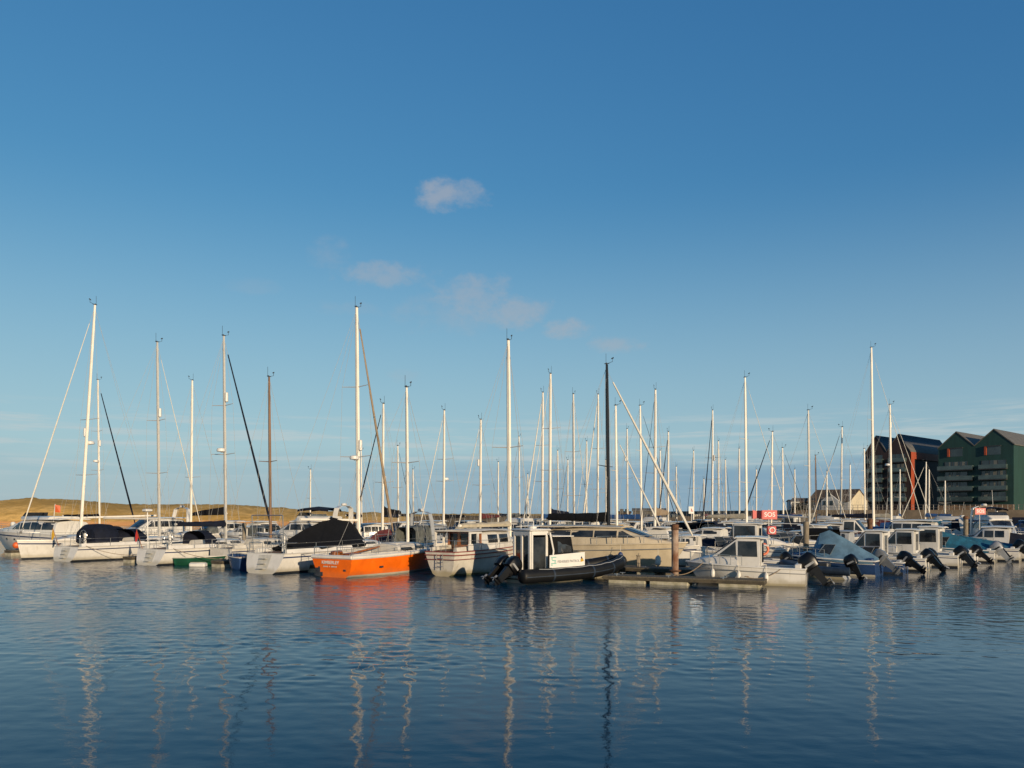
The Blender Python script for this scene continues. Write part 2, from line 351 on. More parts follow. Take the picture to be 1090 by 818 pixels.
# ------------------------------------------------------------------ breakwater and quay on the right
def bank(name, u0, u1, Y0, dep, z, m, kind='structure', step=90, rough=.35):
    mb = MB(); rings = []
    x0, x1 = at(u0, Y0).x, at(u1, Y0).x
    for i in range(step+1):
        x = lerp(x0, x1, i/step); q = noise.noise((x*.15, 0, 2.))*rough; e = min(1, i/3, (step-i)/3)
        rings.append([(x, Y0+noise.noise((x*.3, 5, 0))*rough, -.6), (x, Y0+.7+q, z*.55*e), (x, Y0+2+q, (z+q)*e), (x, Y0+dep, (z+q*.6)*e), (x, Y0+dep+2, -.6)])
    mb.loft(rings, False, False); return tag(mb.build(name, m, angle=30), kind=kind)
bank('breakwater', 430, 900, 182, 8, 2.75, 'rock', step=160, rough=.5)
LD, FD = Vector((.75, .66, 0)), Vector((.66, -.75, 0))
mb = MB()
qp = [at(846, 196), at(1180, 176), Vector((330, 176, 0)), Vector((330, 420, 0)), Vector((80, 420, 0))]
mb.slab([p+Vector((0, 0, -.6)) for p in qp], 4.75); tag(mb.build('quay', 'quay_stone'), kind='structure')
q0, q1 = at(846, 196)+Vector((.3, .3, 4.15)), at(1180, 176)+Vector((.3, .3, 4.15)); nq = 60
rl = thing('quay_railing', 'thin dark railing of posts and rails along the quay edge below the apartment blocks', 'railing', q0)
for k in range(nq+1):
    p = (q1-q0)*(k/nq); mb = MB(); mb.box(p+Vector((0, 0, .6)), (.10, .10, 1.25)); mb.build('post', 'metal_dark', rl)
for z in (.55, 1.2):
    mb = MB(); mb.tube([Vector((0, 0, z)), q1-q0+Vector((0, 0, z))], .04, 5); mb.build('rail', 'metal_dark', rl)

# ------------------------------------------------------------------ buildings
BZ = 4.15
def wall_block(mb, o, a, b, wa, wb, z0, z1, mi=0):
    p = [o, o+a*wa, o+a*wa+b*wb, o+b*wb]; mb.slab([v+Vector((0, 0, z0)) for v in p], z1-z0, mi, (0, 0, 1))
def apartment(label, corner, gables, depth, eave, rise, storeys, wallm, sidem, trim, sh, plinth):
    """corner: right front corner on the ground; the row of gables runs left along -FD, each block runs back along LD"""
    root = thing('apartment_block', label, 'building', (0, 0, 0)); nrm = -LD; up = Vector((0, 0, 1))
    ms = MB(); mr = MB(); W = sum(g for g in gables); pos = 0
    n = len(gables)
    for gi, g in enumerate(gables):
        a = corner-FD*pos; b = corner-FD*(pos+g); mid = (a+b)/2; pos += g
        zt = eave+rise
        q = [a+up*BZ, a+up*eave, mid+up*zt, b+up*eave, b+up*BZ]
        mb = MB(); mb.slab(q, .35, 0, nrm); mb.build('facade', wallm, root)      # gabled front, 0.35 m thick
        mb = MB(); mb.slab([v+LD*depth for v in q], .3, 0, LD); mb.build('rear_gable', sidem, root)
        for e0, e1, s_ in ((a, mid, 1), (b, mid, -1)):
            o_ = FD*.25*s_ if (gi == 0 and s_ > 0) or (gi == n-1 and s_ < 0) else Vector((0, 0, 0))
            lo = e0+up*(eave-.25*bool(o_.length))+o_; hi = e1+up*zt
            c4 = [lo-LD*.5, hi-LD*.5, hi+LD*(depth+.5), lo+LD*(depth+.5)]
            mr.slab([v+up*.03 for v in c4], .28, 0, up)
    for s_, p in ((1, corner), (-1, corner-FD*W)):
        ms.slab([p+LD*.01+up*BZ, p+LD*(depth-.01)+up*BZ, p+LD*(depth-.01)+up*eave, p+LD*.01+up*eave], .3, 0, -FD*s_)
    ms.build('side_wall', sidem, root); mr.build('roof', 'roof_slate', root)
    if plinth:
        mb = MB(); wall_block(mb, corner-FD*(W+.15)-LD*.6, FD, LD, W+.3, .3, BZ-.1, BZ+plinth); mb.build('plinth', 'brick', root)
    return root, W
def facade_bits(root, corner, pos, g, storeys, eave, sh, base, trim, cols=2, topw=True, bal=.9):
    """glazing and balconies of one gable bay of width g starting pos metres left of the corner"""
    up = Vector((0, 0, 1)); nrm = -LD; f0 = corner-FD*pos-LD*.35
    for k in range(storeys):
        z0 = base+k*sh
        if z0+sh > eave+1.2: break
        ww = g*.62; c = f0-FD*(g*.5)
        mb = MB(); mb.slab([c+FD*ww/2+up*(z0+.15), c-FD*ww/2+up*(z0+.15), c-FD*ww/2+up*(z0+sh*.83), c+FD*ww/2+up*(z0+sh*.83)], .06, 0, nrm)
        wn = mb.build('window', 'glass_building', root)
        for t in (-.5, -.17, .17, .5): mb = MB(); p = c+FD*ww*t-LD*.07; mb.slab([p+FD*.06+up*(z0+.15), p-FD*.06+up*(z0+.15), p-FD*.06+up*(z0+sh*.83), p+FD*.06+up*(z0+sh*.83)], .05, 0, nrm); mb.build('mullion', 'metal_dark', wn)
        rq = random.Random(k*7+int(pos*3)+int(corner.x))
        for t in (-.335, 0, .335):
            if rq.random() < .55: mb = MB(); p = c+FD*(ww*t+rq.uniform(-.3, .3))-LD*.065; cw = rq.uniform(.25, .6); mb.slab([p+FD*cw+up*(z0+.2), p-FD*cw*.4+up*(z0+.2), p-FD*cw*.4+up*(z0+sh*.8), p+FD*cw+up*(z0+sh*.8)], .03, 0, nrm); mb.build('curtain', 'curtain', wn)
        bw = g*bal
        mb = MB(); mb.slab([c+FD*bw/2+up*(z0-.12), c-FD*bw/2+up*(z0-.12), c-FD*bw/2-LD*1.5+up*(z0-.12), c+FD*bw/2-LD*1.5+up*(z0-.12)], .22, 0, up)
        bl = mb.build('balcony', 'metal_dark', root)
        mb = MB(); p = c-LD*1.45; mb.slab([p+FD*bw/2+up*(z0+.14), p-FD*bw/2+up*(z0+.14), p-FD*bw/2+up*(z0+1.2), p+FD*bw/2+up*(z0+1.2)], .04, 0, nrm)
        for s_ in (1, -1): e = c+FD*s_*bw/2; mb.slab([e-LD*.05+up*(z0+.14), e-LD*1.4+up*(z0+.14), e-LD*1.4+up*(z0+1.2), e-LD*.05+up*(z0+1.2)], .04, 0, FD*s_)
        mb.build('balustrade', 'balcony_glass', bl)
    if topw:                                                      # recessed attic window with an orange reveal
        z0 = eave-2.6; ww = g*.36; c = f0-FD*(g*.5)
        mb = MB(); mb.slab([c+FD*ww/2+up*z0, c-FD*ww/2+up*z0, c-FD*ww/2+up*(z0+2.3), c+FD*ww/2+up*(z0+2.3)], .05, 0, nrm); wn = mb.build('window', 'glass_building', root)
        mb = MB(); p = c-FD*ww/2; mb.slab([p+up*z0, p-FD*.5+up*z0, p-FD*.5+up*(z0+2.3), p+up*(z0+2.3)], .5, 0, nrm); mb.build('reveal', 'clad_orange', wn)
        mb = MB(); mb.slab([c+FD*(ww/2+.1)+up*(z0+2.3), c-FD*(ww/2+.5)+up*(z0+2.3), c-FD*(ww/2+.5)+up*(z0+2.5), c+FD*(ww/2+.1)+up*(z0+2.5)], .52, 0, nrm); mb.build('lintel', 'metal_dark', wn)
# brown and black block with the orange corner
cb = at(969, 232); e1 = zat(480.5, 232); r1 = zat(463, 234)-e1
b1, W1 = apartment('dark brown apartment block with twin gables, glass balconies and an orange corner strip', cb, [6.6, 6.4], 30, e1, r1, 5, 'clad_brown', 'clad_black', 'clad_orange', 2.95, 0)
for pos, g in ((0, 6.6), (6.6, 6.4)): facade_bits(b1, cb, pos, g, 5, e1, 2.87, 6.8, 'clad_orange', topw=False, bal=.72)
mb = MB(); up = Vector((0, 0, 1)); mb.slab([cb+FD*.32+LD*2.0+up*BZ, cb+FD*.32-LD*.4+up*BZ, cb+FD*.32-LD*.4+up*(e1-.2), cb+FD*.32+LD*2.0+up*(e1-.2)], .06, 0, FD); mb.build('corner_strip', 'clad_orange', b1)
mb = MB(); mb.slab([cb+FD*.32+LD*29.9+up*(e1-2.2), cb+FD*.32+LD*2.05+up*(e1-2.2), cb+FD*.32+LD*2.05+up*(e1-.2), cb+FD*.32+LD*29.9+up*(e1-.2)], .05, 0, FD); mb.build('eave_band', 'clad_orange', b1)
# dark green block with twin gables
cg = at(1079.5, 214); e2 = zat(473, 214); r2 = zat(457.5, 217)-e2
b2, W2 = apartment('dark green apartment block with twin gables, orange window reveals and long balconies', cg, [9.6, 9.4], 24, e2, r2, 4, 'clad_green', 'clad_green', 'clad_orange', 2.9, 1.6)
for pos, g in ((0, 9.6), (9.6, 9.4)): facade_bits(b2, cg, pos, g, 4, e2, 2.9, 6.7, 'clad_orange', bal=.96 if pos else .70)
# its wing off the right edge of the picture
cg2 = at(1110, 226); b3, W3 = apartment('dark green apartment wing set back behind the right gable, at the picture edge', cg2+FD*12+LD*3, [9, 9], 22, e2-.4, r2, 4, 'clad_green', 'clad_green', 'clad_orange', 2.9, 1.4)
# long low white house; the sun's warm tone is painted into its right gable
ch = at(904, 196); hr = thing('house', 'white house with brown pitched roof and sunlit cream gable end left of the apartments', 'building', (0, 0, 0))
eh, rh, hd, hw = zat(533, 196), zat(521.5, 198), 9.0, 10.4
mb = MB(); a, b, c, d = ch, ch-FD*hw, ch-FD*hw+LD*hd, ch+LD*hd; ru = up*rh
mb.slab([a+up*BZ, a+up*eh, (a+d)/2+ru, d+up*eh, d+up*BZ], .3, 0, FD); gb = mb.build('gable_wall', 'render_sunlit', hr)
mb = MB(); mb.slab([a+up*BZ, a+up*eh, b+up*eh, b+up*BZ], .25, 0, -LD); mb.slab([b+up*BZ, b+up*eh, (b+c)/2+ru, c+up*eh, c+up*BZ], .3, 0, -FD); mb.slab([d+up*BZ, d+up*eh, c+up*eh, c+up*BZ], .25, 0, LD)
mb.build('wall', 'render_white', hr)
mb = MB()
for s_, e in ((-1, (a, b)), (1, (d, c))):
    o_ = LD*.6*s_; mb.slab([e[0]+FD*.5+up*(eh-.3)+o_, (a+d)/2+FD*.5+ru, (b+c)/2-FD*.5+ru, e[1]-FD*.5+up*(eh-.3)+o_], .22, 0, up)
rf = mb.build('roof', 'roof_brown', hr)
m1 = a-FD*4.6-LD*.3; mb = MB(); mb.slab([m1+FD*2.2+up*BZ, m1+FD*2.2+up*eh, m1+up*(eh+1.7), m1-FD*2.2+up*eh, m1-FD*2.2+up*BZ], .5, 0, -LD); mb.build('porch_gable', 'render_white', hr)
for q, ww, zz in ((-1.2, .9, 1.2), (.4, .9, 1.2), (3.2, .8, .9), (-4.6, .8, .9), (-.4, 1.4, 3.4)):
    p = m1+FD*q-LD*.52; mb = MB(); mb.slab([p+FD*ww/2+up*(BZ+zz), p-FD*ww/2+up*(BZ+zz), p-FD*ww/2+up*(BZ+zz+1.1), p+FD*ww/2+up*(BZ+zz+1.1)], .05, 0, -LD); mb.build('window', 'glass_building', hr)
# dark jumble of sheds and a bush left of the house, and low sheds on the breakwater
def shed(label, u, Y, ww, hh, wm, rm, z0=BZ, rise=.9, dep=5):
    p = at(u, Y); t = thing('shed', label, 'building', p+Vector((0, 0, z0-.05)), -8)
    mb = MB(); mb.slab([(-ww/2, 0, 0), (ww/2, 0, 0), (ww/2, dep, 0), (-ww/2, dep, 0)], hh, 0, (0, 0, 1)); mb.slab([(ww/2-.01, .01, hh-.01), (ww/2-.01, dep/2, hh+rise), (ww/2-.01, dep-.01, hh-.01)], .02, 0, (1, 0, 0)); mb.build('wall', wm, t)
    mb = MB()
    for y0, s_ in ((-.3, 1), (dep+.3, -1)): mb.slab([(-ww/2-.2, y0, hh-.12), (ww/2+.2, y0, hh-.12), (ww/2+.2, dep/2, hh+rise), (-ww/2-.2, dep/2, hh+rise)], .12, 0, (0, 0, 1))
    mb.build('roof', rm, t)
    mb = MB(); mb.box((-ww*.15, -.02, 1.0), (.9, .06, 1.9)); mb.build('door', 'metal_dark', t)
    mb = MB(); mb.box((ww*.22, -.02, 1.5), (.9, .06, .8)); mb.build('window', 'glass_building', t)
shed('small white flat harbour hut beyond the masts left of the white house', 846.5, 199, 2.1, 2.3, 'render_white', 'shed_grey', rise=.3)
shed('grey shed with dark roof beside the white house', 854, 205, 3.6, 2.2, 'shed_grey', 'roof_brown')
shed('low dark shed on the breakwater behind the black mast', 691, 186, 7.5, 1.5, 'shed_grey', 'roof_slate', 2.5, .5, 3)
shed('small dark hut on the breakwater left of the tan sail cover', 664, 186, 3.2, 1.0, 'shed_grey', 'roof_brown', 2.5, .3, 3)
def bush(label, u, Y, r, z0):
    mb = MB(); p = at(u, Y, z0); rnd = random.Random(u); t = thing('bush', label, 'bush', p)
    for k in range(420):
        d = Vector((rnd.gauss(0, .5), rnd.gauss(0, .4), abs(rnd.gauss(.4, .35))))*r; s_ = rnd.uniform(.12, .3)
        a_ = Vector((rnd.uniform(-1, 1), rnd.uniform(-1, 1), rnd.uniform(-1, 1))).normalized()*s_; b_ = a_.cross(Vector((rnd.uniform(-1, 1), rnd.uniform(-1, 1), .3))).normalized()*s_*.7
        mb.poly([d-a_, d-b_, d+a_, d+b_])
    mb.build('foliage', 'bush', t); mb = MB(); mb.tube([(0, 0, -.1), (.05, 0, r*.6)], [.1, .04]); mb.build('stem', 'rust_dark', t)
bush('dark scrubby bush between the small hut and the grey shed', 850, 197, 1.5, BZ-.05); bush('low dark bush in front of the grey shed left of the house', 858, 198, 1.2, BZ-.05)
# white notice board on a pole
p = at(736, 92); nb = thing('notice_board', 'white notice board on a pole standing right of the tan sail cover', 'sign', p)
mb = MB(); mb.tube([(0, .03, -.5), (0, .03, zat(541, 92))], .05); mb.build('pole', 'alloy', nb)
mb = MB(); mb.box((0, 0, zat(543.2, 92)), (.62, .04, .82)); bd = mb.build('board', 'sign_white', nb)
mb = MB(); mb.box((0, -.025, zat(542.5, 92)), (.1, .01, .2)); mb.box((.05, -.025, zat(544.2, 92)), (.24, .01, .1)); mb.build('marking', 'flag_red', bd)

# ------------------------------------------------------------------ boat parts
class Hull:
    def __init__(s, L, B, fb, fs, rb=.8, rs=.3, tw=.8, flare=.85, draft=.45, p=2.3, boot=.12, sheer=1.5, mid=.42, fl_low=.55, sfl=None):
        s.L, s.B, s.fb, s.fs, s.rb, s.rs, s.tw, s.flare, s.draft, s.p, s.boot, s.sheer, s.mid, s.fl = L, B, fb, fs, rb, rs, tw, flare, draft, p, boot, sheer, mid, fl_low
        s.sfl = flare if sfl is None else sfl
        s.xs0 = -L/2+max(0, rs); s.xw0 = -L/2+max(0, -rs)
    def half(s, t):
        if t < s.mid: return s.B/2*(s.tw+(1-s.tw)*math.sin(math.pi/2*t/s.mid))
        return max(.015, s.B/2*(1-((t-s.mid)/(1-s.mid))**s.p))
    def halfw(s, t): k = min(1, t/.35); return max(.012, s.half(t)*(lerp(s.flare, s.fl, max(0, (t-.35)/.65)**1.3) if t > .35 else lerp(s.sfl, s.flare, k*k*(3-2*k))))
    def zs(s, t): return s.fs+(s.fb-s.fs)*t**s.sheer
    def xs(s, t): return lerp(s.xs0, s.L/2, t)
    def xw(s, t): return lerp(s.xw0, s.L/2-s.rb, t)
    def t(s, x): return min(1, max(0, (x-s.xs0)/(s.L/2-s.xs0)))
    def S(s, x): t = s.t(x); return s.half(t), s.zs(t)
    def build(s, root, mats, name='hull', N=16):
        mb = MB(); rings = []
        for i in range(N+1):
            t = i/N; bs, bw, zs, xs, xw = s.half(t), s.halfw(t), s.zs(t), s.xs(t), s.xw(t); d = s.draft*(1-t**4)*lerp(1, min(1, .3+t*2.5), s.sfl < .8)+.03
            rows = [(xw-.0, 0, -d), (xw, bw*.72, -d*.62), (xw, bw, 0)]
            for f in (s.boot/zs, .42, .78, .85, 1): e_ = lerp(.45, .75, min(1, t/.4)); rows.append((lerp(xw, xs, f), lerp(bw, bs, f**e_), zs*f))
            rings.append([(x, -y, z) for x, y, z in rows[::-1]]+[r for r in rows[1:]])
        n = 7; half_m = [0, 2, 0, 0, 1, 1, 3]; half_m = [0, 2, 0, 0, 1, 3, 3]
        mis = half_m+half_m[::-1]
        mb.loft(rings, False, False, mis=mis)
        r0 = [Vector(p) for p in rings[0]]; mb.poly(r0[:], 0)
        if len(mats) == 1: mats = [mats[0]]*4
        if len(mats) == 2: mats = [mats[0], mats[1], mats[0], mats[1]]     # topside, boot, stripe, bottom
        if len(mats) == 3: mats = [mats[0], mats[1], mats[2], mats[1]]
        return mb.build(name, mats, root)
    def deck(s, root, m, N=16, name='deck', low=.04):
        mb = MB(); rings = []
        for i in range(N+1): t = i/N; b, z, x = s.half(t)*.985, s.zs(t)-low, s.xs(t); rings.append([(x, -b, z), (x, -b*.5, z+.03), (x, 0, z+.045), (x, b*.5, z+.03), (x, b, z)])
        mb.loft(rings, False, False); return mb.build(name, m, root)
    def rim(s, root, m, r=.035, name='toe_rail', dz=0., out=0., t0=0., t1=1.):
        mb = MB()
        for q in (1, -1): mb.tube([(s.xs(t), q*(s.half(t)+out), s.zs(t)+dz) for t in (lerp(t0, t1, i/18) for i in range(19))], r, 6)
        if t0 == 0: mb.tube([(s.xs0, -s.half(0), s.zs(0)+dz), (s.xs0, s.half(0), s.zs(0)+dz)], r, 6)
        return mb.build(name, m, root)
    def rail(s, root, m, h=.6, x0=None, x1=None, n=6, name='guard_rail', wires=2, inset=.05, bow=False, r=.016):
        mb = MB(); x0 = s.xs0+.1 if x0 is None else x0; x1 = s.L/2-.1 if x1 is None else x1
        for q in (1, -1):
            pts = []
            for i in range(n):
                x = lerp(x0, x1, i/(n-1)); b, z = s.S(x); b = max(.06, b-inset); mb.tube([(x, q*b, z-.05), (x, q*b, z+h)], r, 5); pts.append((x, q*b, z))
            for k in range(wires):
                hh = h*(1-.45*k); mb.tube([(a, b, c+hh) for a, b, c in pts], r*(.95 if bow else .55), 4)
        if bow:
            b, z = s.S(x1); mb.tube([(x1, -max(.06, b-inset), z+h), (s.L/2+.1, 0, z+h+.03), (x1, max(.06, b-inset), z+h)], r, 5)
        return mb.build(name, m, root)

class House:
    """superstructure from slices (x, half width, z0, z1)"""
    PROF = ((1, 0), (.985, .45), (.93, .80), (.84, .95), (.70, 1.0))
    def __init__(s, st, camber=.05, prof=None): s.st, s.camber, s.prof = sorted(st), camber, prof or s.PROF
    def at(s, x):
        for a, b in zip(s.st, s.st[1:]):
            if a[0] <= x <= b[0]: t = (x-a[0])/max(1e-6, b[0]-a[0]); return [lerp(a[i], b[i], t) for i in (1, 2, 3)]
        return list(s.st[-1][1:]) if x > s.st[-1][0] else list(s.st[0][1:])
    def y(s, x, z):
        w, z0, z1 = s.at(x); f = min(1, max(0, (z-z0)/max(.01, z1-z0)))
        for a, b in zip(s.prof, s.prof[1:]):
            if a[1] <= f <= b[1]: return w*lerp(a[0], b[0], (f-a[1])/(b[1]-a[1]))
        return w*s.prof[-1][0]
    def build(s, name, m, root):
        mb = MB(); rings = []
        for x, w, z0, z1 in s.st:
            z1 = max(z1, z0+.02); p = [(x, w*a, z0+(z1-z0)*f) for a, f in s.prof]
            rings.append([(a, -b, c) for a, b, c in p]+[(x, 0, z1+s.camber)]+p[::-1])
        mb.loft(rings, True, True); return mb.build(name, m, root)
    def window(s, parent, pts, m='glass_dark', name='window', off=.012, sides=(1, -1)):
        zs_ = [z for _, z in pts]; z0, z1 = min(zs_), max(zs_); w, h0, h1 = s.at(sum(x for x, _ in pts)/len(pts))
        lv = sorted({z0, z1} | {h0+(h1-h0)*f for _, f in s.prof if z0+.02 < h0+(h1-h0)*f < z1-.02} | {z0+(z1-z0)*.5}); rows = []
        for z in lv:
            xs = []
            for (xa, za), (xb, zb) in zip(pts, pts[1:]+pts[:1]):
                if abs(za-z) < 1e-6: xs.append(xa)
                if (za-z)*(zb-z) < -1e-12: xs.append(xa+(xb-xa)*(z-za)/(zb-za))
            rows.append((z, min(xs), max(xs)))
        for q in sides:
            mb = MB(); n = 5; outer = [[Vector((lerp(a, b, i/n), q*(s.y(lerp(a, b, i/n), z)+off), z)) for i in range(n+1)] for z, a, b in rows]
            mb.loft(outer, False, False); inner = [[v-Vector((0, q*.03, 0)) for v in r] for r in outer]
            per = lambda g: g[0]+[r[-1] for r in g[1:-1]]+g[-1][::-1]+[r[0] for r in g[-2:0:-1]]
            mb.loft([per(outer), per(inner)], True, False); mb.build(name, m, parent)
    def band(s, parent, x0, x1, z0, z1, n, gap=.06, m='glass_dark', rake0=0., rake1=0., sides=(1, -1)):
        """n panes between x0 and x1; ends may be raked"""
        for i in range(n):
            a, b = lerp(x0, x1, i/n)+gap/2, lerp(x0, x1, (i+1)/n)-gap/2
            ra, rb_ = (rake0 if i == 0 else 0), (rake1 if i == n-1 else 0); k = max(2, int((b-a)/.5)+1)
            bot = [(lerp(a, b, j/k), z0) for j in range(k+1)]; top = [(lerp(a+ra, b+rb_, j/k), z1) for j in range(k, -1, -1)]
            s.window(parent, bot+top, m, sides=sides)
    def screen(s, parent, xa, xb, n=3, f0=.12, f1=.88, fw=.80, m='glass_dark', name='windscreen', off=.02):
        """panes on the raked front between slice xa (low) and xb (high)"""
        wa, _, za = s.at(xa); wb, _, zb = s.at(xb); d = Vector((xb-xa, 0, zb-za)); nrm = Vector((-(zb-za), 0, xb-xa)); nrm = nrm*(1 if nrm.z > 0 else -1); nrm.normalize()
        mb = MB(); o = nrm*off
        for i in range(n):
            u0, u1 = -1+2*i/n+.03, -1+2*(i+1)/n-.03
            def P(u, f): w = lerp(wa, wb, f)*fw; cam_ = s.camber*(1-u*u); return Vector((lerp(xa, xb, f), u*w, lerp(za, zb, f)+cam_))+o
            mb.slab([P(u0, f0), P(u1, f0), P(u1, f1), P(u0, f1)], .015, 0, nrm)
        return mb.build(name, m, parent)

def hoop(mb, x, w, z0, h, r=.02, dx=0., n=8):
    mb.tube([(x+dx*math.sin(math.pi*i/n), w*math.cos(math.pi*i/n), z0+h*math.sin(math.pi*i/n)**.6) for i in range(n+1)], r, 5)
def hood(root, x0, x1, w, z0, h, m, name='sprayhood', win=True):
    """canvas hood open towards the stern: full arch at x0, sloping down to x1"""
    mb = MB(); rings = []; n = 10
    for x, ww, hh in ((x0, w, h), (lerp(x0, x1, .45), w*.99, h*1.02), (lerp(x0, x1, .75), w*.9, h*.68), (x1, w*.8, h*.12)):
        rings.append([(x, ww*math.cos(math.pi*i/n), z0+hh*max(0, math.sin(math.pi*i/n))**.42) for i in range(n+1)])
    mb.loft(rings, False, False)
    o = mb.build(name, m, root, 50)
    if win:
        mb = MB(); a, b, c = Vector((lerp(x0, x1, .52), 0, z0+h*.96)), Vector((lerp(x0, x1, .78), 0, z0+h*.62)), w*.45
        mb.slab([a+Vector((.03, -c, .02)), a+Vector((.03, c, .02)), b+Vector((.05, c, .03)), b+Vector((.05, -c, .03))], .012, 0); mb.build('window', 'glass_grey', o)
    return o
def draped(root, name, m, st, n=4, sag=.10, skirt=.12):
    """cover hung over a ridge: slices (x, half width, z0, ridge z)"""
    mb = MB(); rings = []
    for x, w, z0, zr in st:
        p = [(x, w, z0-skirt), (x, w*1.01, z0)]
        for i in range(1, n): f = i/n; p.append((x, w*(1-f), lerp(z0, zr, f)-sag*math.sin(math.pi*f)*min(1, (zr-z0))))
        rings.append(p+[(x, .03, zr), (x, -.03, zr)]+[(a, -b, c) for a, b, c in p[::-1]])
    mb.loft(rings, True, True); return mb.build(name, m, root, 28)
def outboard(root, x, y, z, s=1., tilt=0., m='engine_black', turn=0.):
    s *= .9
    """outboard on a transom clamp at (x, y, z); tilt lifts the leg aft"""
    T = Matrix.Translation((x, y, z)) @ Matrix.Rotation(R(turn), 4, 'Z') @ Matrix.Rotation(R(tilt), 4, 'Y') @ Matrix.Scale(s, 4)
    def tr(mb):
        for v in mb.bm.verts: v.co = T @ v.co
    mb = MB(); mb.box((-.05, 0, -.05), (.20, .26, .34), bev=.03); mb.loft([[(a-.20, b, zz) for a, b in ((-.19*k, -.09*k), (.12*k, -.11*k), (.12*k, .11*k), (-.19*k, .09*k))] for zz, k in ((.22, 1.3), (-.1, 1.2), (-.58, .9), (-.74, 1.0))])
    mb.box((-.26, 0, -.70), (.46, .22, .02)); mb.tube([(.0, 0, -.86), (-.16, 0, -.86), (-.34, 0, -.86), (-.46, 0, -.86)], [.02, .065, .07, .04], 8); mb.loft([[(a, b, zz) for a, b in ((-.30, -.015), (-.06, -.015), (-.06, .015), (-.30, .015))] for zz in (-.72, -1.02)])
    tr(mb); o = mb.build('outboard_motor', m, root)
    mb = MB(); rings = []
    for zz, a, b, w in ((.02, -.44, .14, .16), (.06, -.54, .18, .23), (.34, -.60, .19, .25), (.60, -.56, .12, .235), (.74, -.46, .0, .15)):
        q = .08; rings.append([(a+q, -w, zz), (b-q, -w*.9, zz), (b, -w*.6, zz), (b, w*.6, zz), (b-q, w*.9, zz), (a+q, w, zz), (a, w*.65, zz), (a, -w*.65, zz)])
    mb.loft(rings); tr(mb); cw = mb.build('cowl', m, o, 50)
    for q in (1, -1): mb = MB(); mb.slab([(-.46, q*.228, .20), (.02, q*.245, .22), (.0, q*.245, .32), (-.40, q*.235, .30)], .012, 0, (0, q, 0)); tr(mb); mb.build('decal', 'engine_silver' if m == 'engine_black' else 'engine_black', o)
    mb = MB()
    for k in range(3):
        t = 2*math.pi*k/3; e1 = Vector((0, math.cos(t), math.sin(t))); e2 = Vector((.35, -math.sin(t), math.cos(t)))
        c = Vector((-.50, 0, -.86)); mb.slab([c+e1*.03-e2*.02, c+e1*.16-e2*.06, c+e1*.19+e2*.02, c+e1*.12+e2*.07, c+e1*.03+e2*.02], .012)
    tr(mb); mb.build('propeller', 'engine_silver', o); return o

